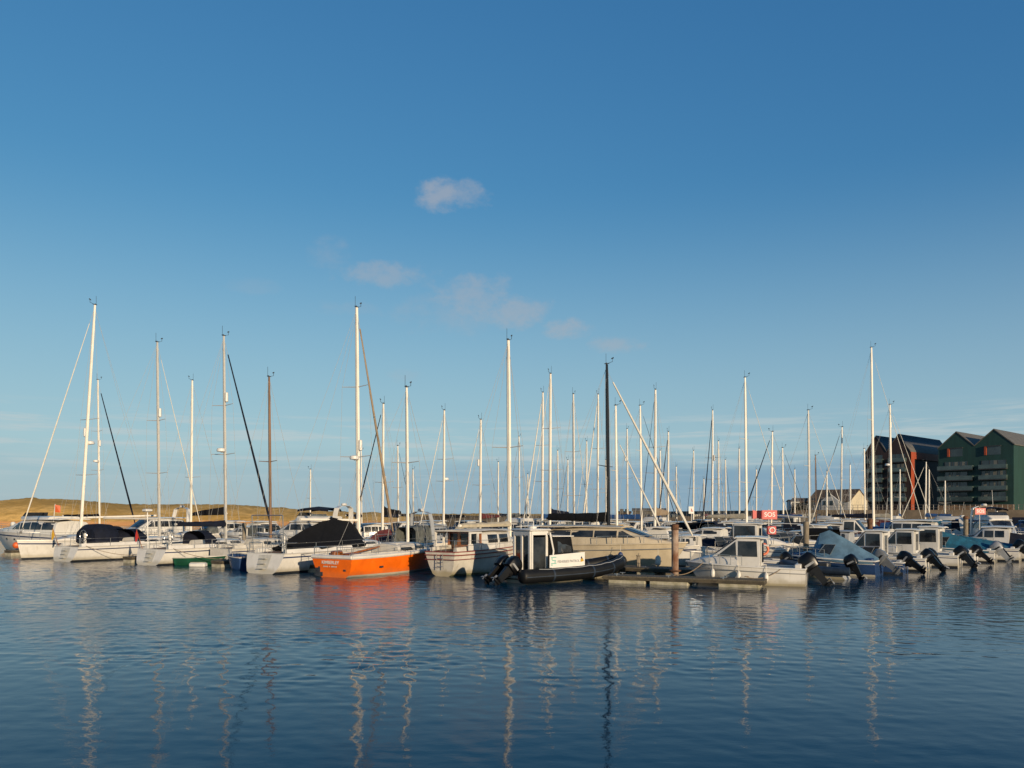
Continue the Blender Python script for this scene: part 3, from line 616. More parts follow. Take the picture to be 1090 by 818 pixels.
def rigging(root, h, mx, H, zd, k):
    """mast with its fittings, boom, stays: mx is the mast's local x"""
    rk = k.get('rake', .012)*(H-zd); mm = k.get('mast', 'mast_white'); r = k.get('mr', .10)*1.2; top = Vector((mx-rk, 0, H)); foot = Vector((mx, 0, zd)); lod = k.get('lod', 0); B = h.B
    pt = lambda f: foot+(top-foot)*f
    mb = MB(); mb.tube([foot, pt(.6), pt(.9), top], [r, r, r*.86, r*.68], 8, flat=.72); mast = mb.build('mast', mm, root)
    for f in k.get('spreaders', (.38, .70)):
        c = pt(f); ww = B*.36*(1.15-f*.5); mb = MB()
        for q in (1, -1): mb.tube([c, c+Vector((-.18, q*ww, .06))], [.035, .022], 5)
        mb.build('spreader', mm if mm != 'mast_white' else 'alloy', mast)
    mb = MB(); mb.tube([top, top+Vector((-.05, 0, .12))], .05, 5); mb.tube([top+Vector((-.08, .05, 0)), top+Vector((-.08, .05, .75))], .012, 4); mb.tube([top+Vector((.05, 0, .05)), top+Vector((.42, 0, .16)), top+Vector((.42, 0, .34))], .016, 4); mb.slab([top+Vector((.30, 0, .32)), top+Vector((.5, 0, .36)), top+Vector((.5, 0, .46)), top+Vector((.34, 0, .40))], .01); mb.box(top+Vector((0, 0, .06)), (.34, .06, .05))
    mb.build('masthead_fitting', 'plastic_dark', mast)
    if k.get('radar'):
        f, s_ = k['radar']; c = pt(f)+Vector((.34*s_, 0, 0)); mb = MB(); mb.lathe(c, [(.10, -.12), (.30, -.10), (.32, 0), (.28, .12), (.10, .17)], 12); mb.box(pt(f)+Vector((.16*s_, 0, -.14)), (.34, .12, .05)); mb.build('radar_dome', 'plastic_white', mast)
    for f, s_ in k.get('reflector', ()):
        c = pt(f)+Vector((.0, .24*s_, 0)); mb = MB(); mb.lathe(c, [(.06, -.36), (.12, -.32), (.12, .32), (.06, .36)], 10); mb.box(pt(f)+Vector((0, .12*s_, 0)), (.05, .2, .05)); mb.build('radar_reflector', 'plastic_white', mast)
    if k.get('boom', 0):
        L_ = k['boom']; zb = k.get('bz', zd+1.0); a = Vector((mx-.1-rk*(zb-zd)/(H-zd), 0, zb)); b = a+Vector((-L_, 0, k.get('bup', .10))); mb = MB(); mb.tube([a, b], .085, 8); bo = mb.build('boom', k.get('boom_mat', mm), root)
        cv = k.get('cover')
        if cv:
            mb = MB(); hm, ht, rings = k.get('ch', .55), k.get('ct', .16), []
            for i in range(11):
                t = i/10; c = a+(b-a)*t*.97; hh = lerp(hm, ht, t**.6)+.02*math.sin(i*2.3); ww = lerp(.20, .13, t)*(1+.1*math.sin(i*1.7))
                rings.append([c+Vector((0, y*ww, z)) for y, z in ((0, -.13), (.8, -.10), (1, .06), (.75, hh*.55), (.15, hh), (-.15, hh), (-.75, hh*.55), (-1, .06), (-.8, -.10))])
            mb.loft(rings); mb.build('sail_cover', cv, bo, 50)
        if lod < 2:
            mb = MB(); mb.tube([b, b.lerp(Vector((b.x+.2, 0, zd+.3)), .97)], .014, 4); mb.tube([pt(.985), b], .008, 4); mb.build('topping_lift', 'wire', bo)
    bow = Vector((h.L/2-.12, 0, h.zs(1)+.05)); ft = pt(k.get('frac', .97))+Vector((.1, 0, 0))
    fu = k.get('furl')
    if fu:
        rr = k.get('fr', .075); a = bow.lerp(ft, .05); mb = MB(); n = 14
        mb.tube([a.lerp(ft, .94*i/n) for i in range(n+1)], [rr*(.5+.6*min(1, i/2))*(1.05-.62*i/n) for i in range(n+1)], 7); mb.build('furled_sail', fu, root)
        mb = MB(); mb.lathe(bow.lerp(ft, .03), [(.04, -.1), (.09, -.08), (.09, .06), (.04, .1)], 8); mb.build('furling_drum', 'plastic_dark', root)
    mb = MB(); mb.tube([bow, ft], .011, 4); mb.build('forestay', 'wire', root)
    mb = MB(); bs = Vector((h.xs0+.1, 0, h.zs(0))); mb.tube([bs, pt(.99)], .008, 4); mb.build('backstay', 'wire', root)
    mb = MB(); sp = k.get('spreaders', (.38, .70))
    for q in (1, -1):
        b_, z_ = h.S(mx-.15); ch = Vector((mx-.15, q*(b_-.12), z_)); pr = ch
        for f in sp: c = pt(f)+Vector((-.18, q*B*.36*(1.15-f*.5), .06)); mb.tube([pr, c], .008, 4); pr = c
        mb.tube([pr, pt(.97)], .008, 4)
        if sp and lod < 2: mb.tube([ch+Vector((-.4, 0, 0)), pt(sp[0]-.02)], .007, 4); mb.tube([ch+Vector((.5, 0, 0)), pt(sp[0]-.02)], .007, 4)
    mb.build('shrouds', 'wire', root)
    if lod < 2:
        mb = MB(); mb.tube([foot+Vector((.16, .1, .3)), pt(.97)+Vector((.08, .05, 0))], .007, 4); mb.tube([foot+Vector((-.14, -.12, .3)), pt(.97)+Vector((-.1, -.05, 0))], .007, 4); mb.build('halyards', 'wire', root)
    return mast

FOOT = []   # footprints for the spacing check
def sailboat(label, u, Y, ang, L, B, mx, H, group='sailing yachts moored in the marina', stern=None, hull=('gelcoat', 'antifoul_dark', 'stripe_navy'), fb=1.25, fs=1.05, rs=.7, rb=.9, tw=.78, deckm='deck_grey', **k):
    """mast stands at photo column u and depth Y; mx metres ahead of the stern; H mast top above water"""
    pos = at(u, Y)-unit(ang)*(mx-L/2) if stern is None else Vector(stern)+unit(ang)*(L/2)
    root = thing('sailing_yacht', label, 'sailboat', pos, ang, group); FOOT.append((label, pos, ang, L, B))
    lod = k.get('lod', 0); h = Hull(L, B, fb, fs, rb, rs, tw, p=2.4, sfl=k.get('sfl', .62), sheer=k.get('sheer', 1.5)); m = mx-L/2
    h.build(root, hull); h.deck(root, deckm); h.rim(root, k.get('rim', 'alloy'), .03)
    b, z = h.S(m); x0, x1 = m-.20*L, m+.17*L; w = B*.5*.62; zc = h.S(x0)[1]-.02
    ch = k.get('coach', .46)
    st = [(x0, w*.98, zc, zc+ch), (m-.06*L, w, h.S(m)[1]-.03, h.S(m)[1]+ch*.98), (m+.06*L, w*.86, h.S(m+.06*L)[1]-.03, h.S(m+.06*L)[1]+ch*.8), (x1, w*.5, h.S(x1)[1]-.03, h.S(x1)[1]+.06)]
    hs_ = House(st, .06); cab = hs_.build('cabin', k.get('cabm', hull[0]), root)
    if lod < 2:
        hs_.band(cab, x0+.25, m-.07*L, zc+ch*.40, zc+ch*.75, 1, m='glass_dark', rake1=-.15); z2 = h.S(m)[1]
        hs_.band(cab, m-.05*L, m+.05*L, z2+ch*.36, z2+ch*.68, 1, rake1=-.2)
        mb = MB(); mb.box((m+.09*L, 0, h.S(m+.09*L)[1]+ch*.66), (.5, .5, .06), bev=.02); mb.build('hatch', 'glass_grey', cab)
    # cockpit
    c0 = h.xs0+.35; mb = MB()
    for q in (1, -1): mb.loft([[(x, q*(wb*.62), z_), (x, q*(wb*.86), z_), (x, q*(wb*.80), z_+.26), (x, q*(wb*.66), z_+.26)] for x, wb, z_ in ((c0, h.S(c0)[0], h.S(c0)[1]-.03), (x0+.05, h.S(x0)[0], h.S(x0)[1]-.03))])
    mb.build('coaming', k.get('cabm', hull[0]), root)
    if lod == 0:
        mb = MB(); mb.slab([(c0, -B*.2, h.S(c0)[1]+.035), (x0, -B*.22, zc+.04), (x0, B*.22, zc+.04), (c0, B*.2, h.S(c0)[1]+.035)], .01, 0, (0, 0, 1)); mb.build('cockpit_sole', 'teak', root)
    if k.get('wheel', lod == 0):
        xw_ = c0+.9; z_ = h.S(xw_)[1]; mb = MB(); mb.lathe((xw_+.15, 0, z_), [(.14, 0), (.10, .7), (.14, .85), (.10, .95)], 8); ped = mb.build('binnacle', 'plastic_white', root)
        mb = MB(); mb.ring((xw_, 0, z_+.75), .42, .018); 
        for t in range(3): a_ = math.pi*t/3; mb.tube([(xw_, .42*math.cos(a_), z_+.75+.42*math.sin(a_)), (xw_, -.42*math.cos(a_), z_+.75-.42*math.sin(a_))], .01, 4)
        mb.build('wheel', 'steel', ped)
    if k.get('hood'): hood(root, x0-.5, x0+.95, w*1.02, zc+ch*.45, .95 if lod == 0 else .8, k['hood'])
    if lod < 2:
        h.rail(root, 'steel', .58, h.xs0+.15, h.L/2-1.3, 6 if lod == 0 else 5)
        mb = MB(); zb = h.zs(1); mb.tube([(L/2-1.3, -h.S(L/2-1.3)[0]+.05, zb+.56), (L/2-.1, -.1, zb+.62), (L/2, 0, zb+.62), (L/2-.1, .1, zb+.62), (L/2-1.3, h.S(L/2-1.3)[0]-.05, zb+.56)], .016, 5); mb.tube([(L/2-.15, .1, zb), (L/2-.1, .1, zb+.62)], .016, 5); mb.tube([(L/2-.15, -.1, zb), (L/2-.1, -.1, zb+.62)], .016, 5); mb.build('pulpit', 'steel', root)
        mb = MB(); xp = h.xs0+.08; bp, zp = h.S(xp); mb.tube([(xp+.9, -bp+.05, zp+.6), (xp, -bp+.08, zp+.62), (xp-.02, -.35, zp+.62)], .016, 5); mb.tube([(xp+.9, bp-.05, zp+.6), (xp, bp-.08, zp+.62), (xp-.02, .35, zp+.62)], .016, 5)
        for y in (-bp+.08, -.35, .35, bp-.08): mb.tube([(xp, y, zp-.03), (xp, y, zp+.62)], .016, 5)
        mb.build('pushpit', 'steel', root)
        if rs > .3 and lod == 0:
            mb = MB()
            for i in range(3): f = .25+.25*i; mb.box((lerp(h.xw0, h.xs0, f)-.10, .0, h.fs*f), (.16, .5, .025))
            mb.build('swim_step', 'deck_grey', root)
            mb = MB(); f0, f1 = .22, .93; nv = Vector((-h.fs, 0, h.xs0-h.xw0)).normalized(); nv = nv*(-1 if nv.x > 0 else 1); mb.slab([Vector((lerp(h.xw0, h.xs0, f)-.003, y, h.fs*f)) for f, y in ((f0, -.42), (f0, .42), (f1, .52), (f1, -.52))], .006, 0, nv); mb.build('recess_shade', 'deck_grey', root)  # flat panel, slightly darker to paint in the shade of a recessed walkthrough
    rigging(root, h, m, H, h.S(m)[1]+ch*.75, k)
    if k.get('flag'):
        xf = h.xs0+.1; z_ = h.zs(0); mb = MB(); mb.tube([(xf, B*.3, z_), (xf-.45, B*.3, z_+1.35)], .018, 5); fl = mb.build('flagstaff', 'varnish', root)
        mb = MB(); mb.slab([(xf-.44, B*.3, z_+1.3), (xf-.30, B*.3, z_+.78), (xf-.42, B*.3+.08, z_+.45), (xf-.55, B*.3-.03, z_+.5), (xf-.52, B*.3, z_+.9)], .01); mb.build('flag', k['flag'], fl)
    return root, h, m
def cruiser(label, pos, ang, L, B, fb, fs, kind='cabin', group='motor boats moored in the marina', hull=('gelcoat', 'antifoul_dark', 'stripe_navy'), cat='motor boat', name='motor_boat', **k):
    """pos: middle of the boat on the water"""
    pos = Vector(pos); root = thing(name, label, cat, pos, ang, group); FOOT.append((label, pos, ang, L, B))
    h = Hull(L, B, fb, fs, rb=k.get('rb', L*.11), rs=k.get('rs', 0), tw=k.get('tw', .9), flare=.88, draft=.4, p=k.get('p', 2.6), mid=.4, fl_low=.42, sheer=1.3)
    h.build(root, hull); h.deck(root, k.get('deckm', 'deck_grey')); h.rim(root, k.get('rim', 'plastic_white'), k.get('rimr', .045), 'rubbing_strake')
    X = lambda f: -L/2+f*L; hm = k.get('housem', hull[0]); gl = k.get('glass', 'glass_dark'); zd = lambda f: h.S(X(f))[1]-.03; wd = lambda f, q: min(h.S(X(f))[0]*q, B*.5*q)
    lod = k.get('lod', 0)
    if kind in ('cabin', 'express', 'fly', 'long'):
        a0, a1, a2, a3 = k.get('hx', dict(cabin=(.22, .56, .68, .86), express=(.34, .50, .68, .90), fly=(.20, .58, .72, .88), long=(.10, .56, .74, .90))[kind]); hh = k.get('hh', dict(cabin=1.25, express=.85, fly=1.25, long=1.0)[kind]); fh = k.get('fh', .38)
        st = [(X(a0), wd(a0, .80), zd(a0), zd(a0)+hh*.97), (X((a0+a1)/2), wd(a1, .82), zd((a0+a1)/2), zd(a1)+hh), (X(a1), wd(a1, .80), zd(a1), zd(a1)+hh*.98), (X(a2), wd(a2, .74), zd(a2), zd(a2)+fh), (X((a2+a3)/2), wd((a2+a3)/2, .62), zd((a2+a3)/2), zd((a2+a3)/2)+fh*.75), (X(a3), wd(a3, .35), zd(a3), zd(a3)+.05)]
        hs_ = House(st, .07, ((1, 0), (.97, .45), (.90, .82), (.80, .95), (.64, 1.0))); cab = hs_.build('cabin', hm, root)
        zb = zd(a1); g0 = k.get('g0', .42); hs_.band(cab, X(a0)+.25, X(a1)-.05, zb+hh*g0, zb+hh*.82, k.get('nw', 2 if L < 9 else 3), .09, gl)
        hs_.window(cab, [(X(a1)+.02, zb+hh*g0), (lerp(X(a1), X(a2), .55), zb+hh*g0), (lerp(X(a1), X(a2), .12), zb+hh*.82), (X(a1)+.02, zb+hh*.82)], gl)
        hs_.screen(cab, X(a2), X(a1), 3, .10, .90, .72, gl)
        if lod < 2: mb = MB(); mb.box((X((a2+a3)/2), 0, zd((a2+a3)/2)+fh*.75+.05), (.45, .45, .06), bev=.02); mb.build('hatch', 'glass_grey', cab)
        mb = MB(); xr = X(a0)-k.get('over', .35); zt = zd(a1)+hh
        mb.loft([[(x, -w*q, z) for q, z in ((1, z_-.03), (.98, z_+.03), (.5, z_+.09), (0, z_+.105))]+[(x, w*q, z) for q, z in ((.5, z_+.09), (.98, z_+.03), (1, z_-.03), (.5, z_+.03))][0:4] for x, w, z_ in ((xr, wd(a0, .74), zt*1.0+.02), (X((a0+a1)/2), wd(a1, .76), zt+.05), (X(a1)+.15, wd(a1, .66), zt+.0))])
        mb.build('roof', k.get('roofm', hm), root)
        if kind == 'fly':
            f0, f1 = .22, .52; zf = zt+.06; fs_ = House([(X(f0), wd(.4, .70), zf, zf+k.get('flyh', .42)), (X(f1), wd(.5, .64), zf, zf+k.get('flyh', .42)+.06), (X(f1)+.5, wd(.5, .45), zf, zf+.08)], .0); fo = fs_.build('flybridge', hm, root)
            mb = MB(); mb.slab([(X(f1)+.1, -B*.27, zf+k.get('flyh', .42)), (X(f1)+.1, B*.27, zf+k.get('flyh', .42)), (X(f1)-.18, B*.25, zf+k.get('flyh', .42)+.35), (X(f1)-.18, -B*.25, zf+k.get('flyh', .42)+.35)], .015); mb.build('windscreen', 'glass_grey', fo)
            if k.get('bimini'): mb = MB(); mb.loft([[(x, -B*.3, z_-.25), (x, -B*.28, z_-.05), (x, 0, z_+.08), (x, B*.28, z_-.05), (x, B*.3, z_-.25)] for x, z_ in ((X(f0), zf+1.1), (X(.38), zf+1.25), (X(f1), zf+1.1))], False, False); mb.build('bimini', k['bimini'], fo)
    if kind == 'pilot':                      # small fishing boat: low cuddy, tall glazed wheelhouse, open cockpit
        a0, a1, a2, a3 = k.get('hx', (.40, .56, .70, .92)); hh, fh = k.get('hh', 1.35), k.get('fh', .45)
        cu = House([(X(a1), wd(a1, .84), zd(a1), zd(a1)+fh), (X(a2), wd(a2, .80), zd(a2), zd(a2)+fh*1.0), (X((a2+a3)/2), wd((a2+a3)/2, .66), zd((a2+a3)/2), zd(a3)+fh*.6), (X(a3), wd(a3, .3), zd(a3), zd(a3)+.05)], .08); co = cu.build('cuddy', hm, root)
        wh = House([(X(a0), wd(a0, .74), zd(a0), zd(a0)+hh), (X(a1), wd(a1, .72), zd(a1), zd(a1)+hh), (X(a2), wd(a2, .64), zd(a2), zd(a2)+fh+.03)], .05, ((1, 0), (.98, .5), (.92, .9), (.88, .97), (.70, 1.0))); wo = wh.build('wheelhouse', hm, root); zb = zd(a1)
        wh.window(wo, [(X(a0)+.10, zb+fh+.10), (X(a1)-.02, zb+fh+.10), (X(a1)-.02, zb+hh*.88), (X(a0)+.14, zb+hh*.88)], gl)
        wh.window(wo, [(X(a1)+.06, zb+fh+.10), (lerp(X(a1), X(a2), .80), zb+fh+.10), (X(a1)+.10, zb+hh*.86)], gl)
        wh.screen(wo, X(a2), X(a1), 2, .08, .92, .80, gl)
        mb = MB(); zt = zd(a0)+hh; w_ = wd(a0, .74); mb.loft([[(x, -w, z-.03), (x, -w, z+.03), (x, 0, z+.08), (x, w, z+.03), (x, w, z-.03)] for x, w, z in ((X(a0)-k.get('over', .35), w_*.92, zt+.0), (X(a0)+.1, w_*.98, zt+.05), (X(a1)+.14, w_*.9, zt+.03))]); mb.build('roof', hm, root)
        mb = MB(); mb.slab([(X(a0)-.015, -w_*.52, zd(a0)+.08), (X(a0)-.015, w_*.52, zd(a0)+.08), (X(a0)-.015, w_*.52, zd(a0)+hh*.93), (X(a0)-.015, -w_*.52, zd(a0)+hh*.93)], .03, 0, (-1, 0, 0)); do = mb.build('door', 'plastic_white', root)
        mb = MB()
        for y in (-w_*.25, w_*.25): mb.slab([(X(a0)-.05, y-w_*.15, zd(a0)+.22), (X(a0)-.05, y+w_*.15, zd(a0)+.22), (X(a0)-.05, y+w_*.15, zd(a0)+hh*.84), (X(a0)-.05, y-w_*.15, zd(a0)+hh*.84)], .015, 0, (-1, 0, 0))
        mb.build('pane', gl, do)
        mb = MB(); mb.box((X(.06), 0, h.fs+.10), (.30, B*.72, .26), bev=.04); mb.build('stern_locker', hm, root)
    if kind == 'open':                       # small open boat with a windscreen, perhaps under a cover
        a1, a2 = k.get('hx', (.52, .88)); fh = .30
        cu = House([(X(a1), wd(a1, .84), zd(a1), zd(a1)+fh), (X((a1+a2)/2), wd((a1+a2)/2, .72), zd((a1+a2)/2), zd(a1)+fh), (X(a2), wd(a2, .3), zd(a2), zd(a2)+.05)], .08); co = cu.build('foredeck', hm, root)
        mb = MB(); w_ = wd(a1, .78); z_ = zd(a1)+fh; A = [(X(a1)-.5, -w_*1.02, z_-.15), (X(a1)+.1, -w_*.92, z_+.05), (X(a1)+.42, -w_*.4, z_+.08), (X(a1)+.42, w_*.4, z_+.08), (X(a1)+.1, w_*.92, z_+.05), (X(a1)-.5, w_*1.02, z_-.15)]
        Bp = [(x-.32, y*.92, z_+.5) for x, y, z in A]; mb.loft([A, Bp], False, False); ws = mb.build('windscreen', gl, root)
        mb = MB(); mb.tube(Bp, .022, 5)
        for i in range(6): mb.tube([A[i], Bp[i]], .016, 5)
        mb.build('frame', 'steel', ws)
        mb = MB(); mb.box((X(.06), 0, h.fs+.06), (.28, B*.7, .2), bev=.04); mb.build('stern_bench', hm, root)
    if k.get('coverst'): draped(root, 'boat_cover', k['cover'], [(X(f), wd(min(f, .8), q), zd(f)+dz, zr) for f, q, dz, zr in k['coverst']], sag=k.get('sag', .15))
    if k.get('arch'):
        f, ht, lean = k['arch']; mb = MB(); w_ = wd(f, .86); z_ = zd(f)
        mb.loft([[(X(f)+.22+lean*s_, y*lerp(1, .86, s_), z_+s_*ht), (X(f)-.22+lean*s_, y*lerp(1, .86, s_), z_+s_*ht), (X(f)-.22+lean*s_, y*lerp(1, .86, s_)*.93, z_+s_*ht-.02), (X(f)+.22+lean*s_, y*lerp(1, .86, s_)*.93, z_+s_*ht-.02)] for y, s_ in ((-w_, 0), (-w_, .7), (-w_*.92, .93), (-w_*.5, 1), (w_*.5, 1), (w_*.92, .93), (w_, .7), (w_, 0))])
        ar = mb.build('radar_arch', k.get('archm', hm), root)
        mb = MB(); mb.lathe((X(f)+lean, 0, z_+ht), [(.08, 0), (.26, .05), (.28, .14), (.2, .24)], 10); mb.build('radar_dome', 'plastic_white', ar)
        mb = MB(); mb.tube([(X(f)+lean, w_*.6, z_+ht), (X(f)+lean-.3, w_*.62, z_+ht+1.7)], .014, 4); mb.build('aerial', 'plastic_white', ar)
    if k.get('canopy'):
        f0, f1, ht, cm = k['canopy']; w_ = wd(f0, .86); z_ = zd(f0); mb = MB()
        mb.loft([[(X(f), -w_, z_+.15), (X(f), -w_*.97, z_+h_*.8), (X(f), -w_*.7, z_+h_), (X(f), w_*.7, z_+h_), (X(f), w_*.97, z_+h_*.8), (X(f), w_, z_+.15)] for f, h_ in ((f0, ht*.92), ((f0+f1)/2, ht), (f1, ht))], False, False); cn = mb.build('canopy', cm, root)
    if k.get('bowrail', True): h.rail(root, 'steel', .5, X(.50), X(.96), 6 if lod == 0 else 4, 'bow_rail', 1, .10, True, .018)
    if k.get('swim'): mb = MB(); mb.box((-L/2-.3, 0, .32), (.65, B*.78, .08), bev=.02); mb.build('swim_platform', k.get('deckm', 'deck_grey'), root)
    if k.get('port'):
        for f in k['port']:
            for q in (1, -1):
                t = h.t(X(f)); zz = h.zs(t)*.66; y = lerp(h.halfw(t), h.half(t), .66**.75)+.004; mb = MB()
                dx = .26; t2 = h.t(X(f)+dx); y2 = lerp(h.halfw(t2), h.half(t2), .66**.75)+.004
                mb.slab([(X(f), q*y, zz-.07), (X(f)+dx, q*y2, zz-.07), (X(f)+dx, q*(y2+.01), zz+.07), (X(f), q*(y+.01), zz+.07)], .012, 0, (0, q, 0)); mb.build('porthole', 'glass_dark', root)
    for (y, s_, tl, em) in k.get('engines', ()): outboard(root, -L/2-.12, y, h.fs*.80, s_, tl, em, (y*37+tl*3) % 24-12)
    if k.get('whip') and lod < 2: mb = MB(); mb.tube([(X(.4), B*.2, zd(.4)+1.2), (X(.36), B*.2, zd(.4)+3.6)], .014, 4); mb.build('aerial', 'plastic_white', root)
    return root, h, X
def fender(label, p, m='fender_white', r=.12, l=.5, group='fenders hung along the boats'):
    o = thing('fender', label, 'fender', p, 0, group); mb = MB(); mb.lathe((0, 0, 0), [(.03, -l/2-.06), (r*.7, -l/2), (r, -l/2+.08), (r, l/2-.08), (r*.7, l/2), (.035, l/2+.06)], 10); mb.build('body', m, o)
    mb = MB(); mb.tube([(0, 0, l/2+.05), (0, 0, l/2+.45)], .012, 4); mb.build('lanyard', 'wire', o); return o
def rope(label, a, b, sag=.25, r=.022, m='sail_tan', group='mooring lines'):
    a, b = Vector(a), Vector(b); o = thing('mooring_line', label, 'rope', (a+b)/2, 0, group); mb = MB(); c = (a+b)/2
    mb.tube([a.lerp(b, i/10)-c-Vector((0, 0, sag*4*(i/10)*(1-i/10))) for i in range(11)], r, 5); mb.build('strand', m, o); mb = MB(); mb.ring(b-c+Vector((0, 0, .02)), .09, r, 'z', 10); mb.build('eye', m, o)
def pontoon(label, p0, p1, w, floats, z=.46, group='pontoons between the berths', fl=1.1):
    """deck from p0 to p1, w wide; floats: list of distances along it"""
    p0, p1 = Vector(p0), Vector(p1); d = p1-p0; L = d.length; a = math.degrees(math.atan2(d.y, d.x)); t = thing('pontoon', label, 'pontoon', p0, a, group)
    mb = MB(); mb.slab([(0, -w/2, z-.06), (L, -w/2, z-.06), (L, w/2, z-.06), (0, w/2, z-.06)], .06, 0, (0, 0, 1)); mb.build('deck', 'planks', t)
    mb = MB()
    for y in (-w/2+.05, w/2-.05): mb.box((L/2, y, z-.13), (L-.02, .10, .14))
    for x in (.06, L-.06): mb.box((x, 0, z-.15), (.10, w-.22, .17))
    mb.build('side_beam', 'pontoon_side', t)
    for x in ([.7+2.6*i for i in range(int((L-.8)/2.6)+1)] if L < 14 else ()):
        for y in (-w/2+.12, w/2-.12): mb = MB(); mb.box((x, y, z+.035), (.06, .05, .07)); mb.tube([(x-.14, y, z+.08), (x+.14, y, z+.08)], .022, 5); mb.build('cleat', 'steel', t)
    for x in floats: mb = MB(); mb.box((x, 0, .08), (fl, w*.94, .34), bev=.05); mb.build('float', 'concrete', t)
    return t

# ------------------------------------------------------------------ the nearest row, left to right
DV, RV = Vector((.5, .8660254, 0)), Vector((.8660254, -.5, 0))        # along the berths, along the walkway
def dr(d, r): return DV*d+RV*r
pontoon('long timber walkway behind the front row of yachts', dr(48.2, -76), dr(48.2, -25.5), 2.0, [2+4.2*i for i in range(12)])
# A: big motor yacht at the left edge
pA = at(40, 72); rA, hA, XA = cruiser('large white motor yacht with flybridge and dark windows at the left edge', pA, 152, 14, 4.2, 2.0, 1.6, 'fly', hx=(.14, .50, .68, .86), hh=1.15, g0=.25, flyh=.22, swim=True, nw=3, rb=2.2, bowrail=True, port=(.5, .6), engines=())
mb = MB(); mb.tube([(XA(.20), 1.2, 2.4), (XA(.18), 1.2, 4.25)], .03, 5); fs_ = mb.build('flagstaff', 'plastic_white', rA)
mb = MB(); mb.slab([(XA(.18), 1.2, 4.2), (XA(.18), 1.2, 3.55), (XA(.15), 1.0, 3.5), (XA(.16), .9, 4.1)], .012); mb.build('flag', 'buoy_orange', fs_)
# B: white yacht, bow towards us
pB = Vector((-36.9, 59.5, 0)); sternB = pB+DV*12.6
rB, hB, mB = sailboat('white yacht with raked tall mast and bow towards the water, leftmost in front row', 0, 0, 240, 12.6, 3.9, 7.7, zat(329, 64)+.5, stern=sternB, rake=.065, rb=.35, mr=.125, spreaders=(.26, .50), boom=6.6, bz=3.1, bup=.15, boom_mat='mast_white', hood='canvas_navy',
                       furl='sail_white', fr=.055, reflector=((.445, -1),), radar=(.40, -1), fb=1.45, fs=1.2)
# C: white yacht, stern towards us
rC, hC, mC = sailboat('white yacht with navy cockpit tent and yellow ensign beside the raked mast yacht', 0, 0, 60, 12.3, 3.8, 7.9, zat(365, 64), stern=wat(66, 598), hood='canvas_navy', mast='alloy', mr=.12, spreaders=(.33, .60), reflector=((.64, -1),), boom=4.6, bz=3.0, rs=.34, flag='flag_yellow', furl='sail_white', fr=.04)
zc = hC.zs(.3); mb = MB(); x0 = mC-4.6
mb.loft([[(x, w_*math.cos(math.pi*i/12), zc+.15+hh*max(0, math.sin(math.pi*i/12))**.45-.05*math.sin(x*5)*math.sin(math.pi*i/6)**2) for i in range(13)] for x, w_, hh in ((x0-1.55, 1.2, 1.15), (x0-1.2, 1.3, 1.42), (x0-.5, 1.3, 1.45), (x0+.1, 1.28, 1.40), (x0+.35, 1.2, 1.15))], False, True); mb.build('cockpit_tent', 'canvas_navy', rC, 50)
# E: white sugar-scoop yacht
rE, hE, mE = sailboat('white yacht with scooped stern and dark furled headsail, beside the green dinghy', 0, 0, 60, 11.4, 3.8, 6.5, zat(358, 58.6), stern=wat(156, 602), hood='canvas_navy', mast='alloy', mr=.11, spreaders=(.42, .66), rs=.40, reflector=((.70, -1),), radar=(.44, -1), furl='canvas_navy', fr=.09, boom=4.2, bz=2.6, cover='canvas_navy', ch=.35, flag='flag_red')
zc = hE.zs(.15); mb = MB(); mb.tube([(hE.xs0+.35, .9, zc), (hE.xs0+.3, .9, zc+2.6)], .04, 6); mb.box((hE.xs0+.3, .9, zc+2.6), (.5, .5, .2), bev=.05); mb.build('antenna_post', 'plastic_white', rE)
# X: small yacht with a brown mast between E and F
sailboat('small white yacht with a brown wooden mast, moored behind the green and blue dinghies', 288, 58, 60, 8.4, 2.8, 4.6, zat(402, 58), mast='mast_wood', mr=.10, spreaders=(.48,), furl=None, coach=.55, rs=.2, boom=0, lod=0, wheel=False, hull=('gelcoat_old', 'antifoul_blue', 'stripe_navy'))
# F: white yacht with the black boom tent
rF, hF, mF = sailboat('white yacht with black boom tent and the tallest white mast, left of the orange boat', 0, 0, 60, 12.4, 3.9, 8.45, zat(328, 53), stern=wat(277, 611), mr=.125, spreaders=(.36, .66), furl='sail_tan', fr=.10, reflector=((.41, -1),), radar=(.355, -1), rs=.42, boom=5.2, bz=3.0, wheel=True, fs=1.15, fb=1.4)
zd = hF.zs(.4); draped(rF, 'boom_tent', 'canvas_black', [(mF-6.6, 1.0, zd+.20, zd+.55), (mF-5.0, 1.45, zd+.18, zd+1.25), (mF-2.6, 1.5, zd+.2, zd+2.0), (mF-.9, 1.35, zd+.25, zd+1.75), (mF-.15, .9, zd+.35, zd+1.2)], sag=.12)
mb = MB()
for y in (-1.25, 1.25): mb.tube([(hF.xs0+.2, y, hF.zs(0)), (hF.xs0+.1, y, hF.zs(0)+2.2)], .03, 5)
mb.tube([(hF.xs0+.1, -1.25, hF.zs(0)+2.2), (hF.xs0+.1, 1.25, hF.zs(0)+2.2)], .03, 5); mb.tube([(hF.xs0+.15, -1.25, hF.zs(0)+1.1), (hF.xs0+.15, 1.25, hF.zs(0)+1.1)], .025, 5); mb.build('davit_frame', 'steel', rF)
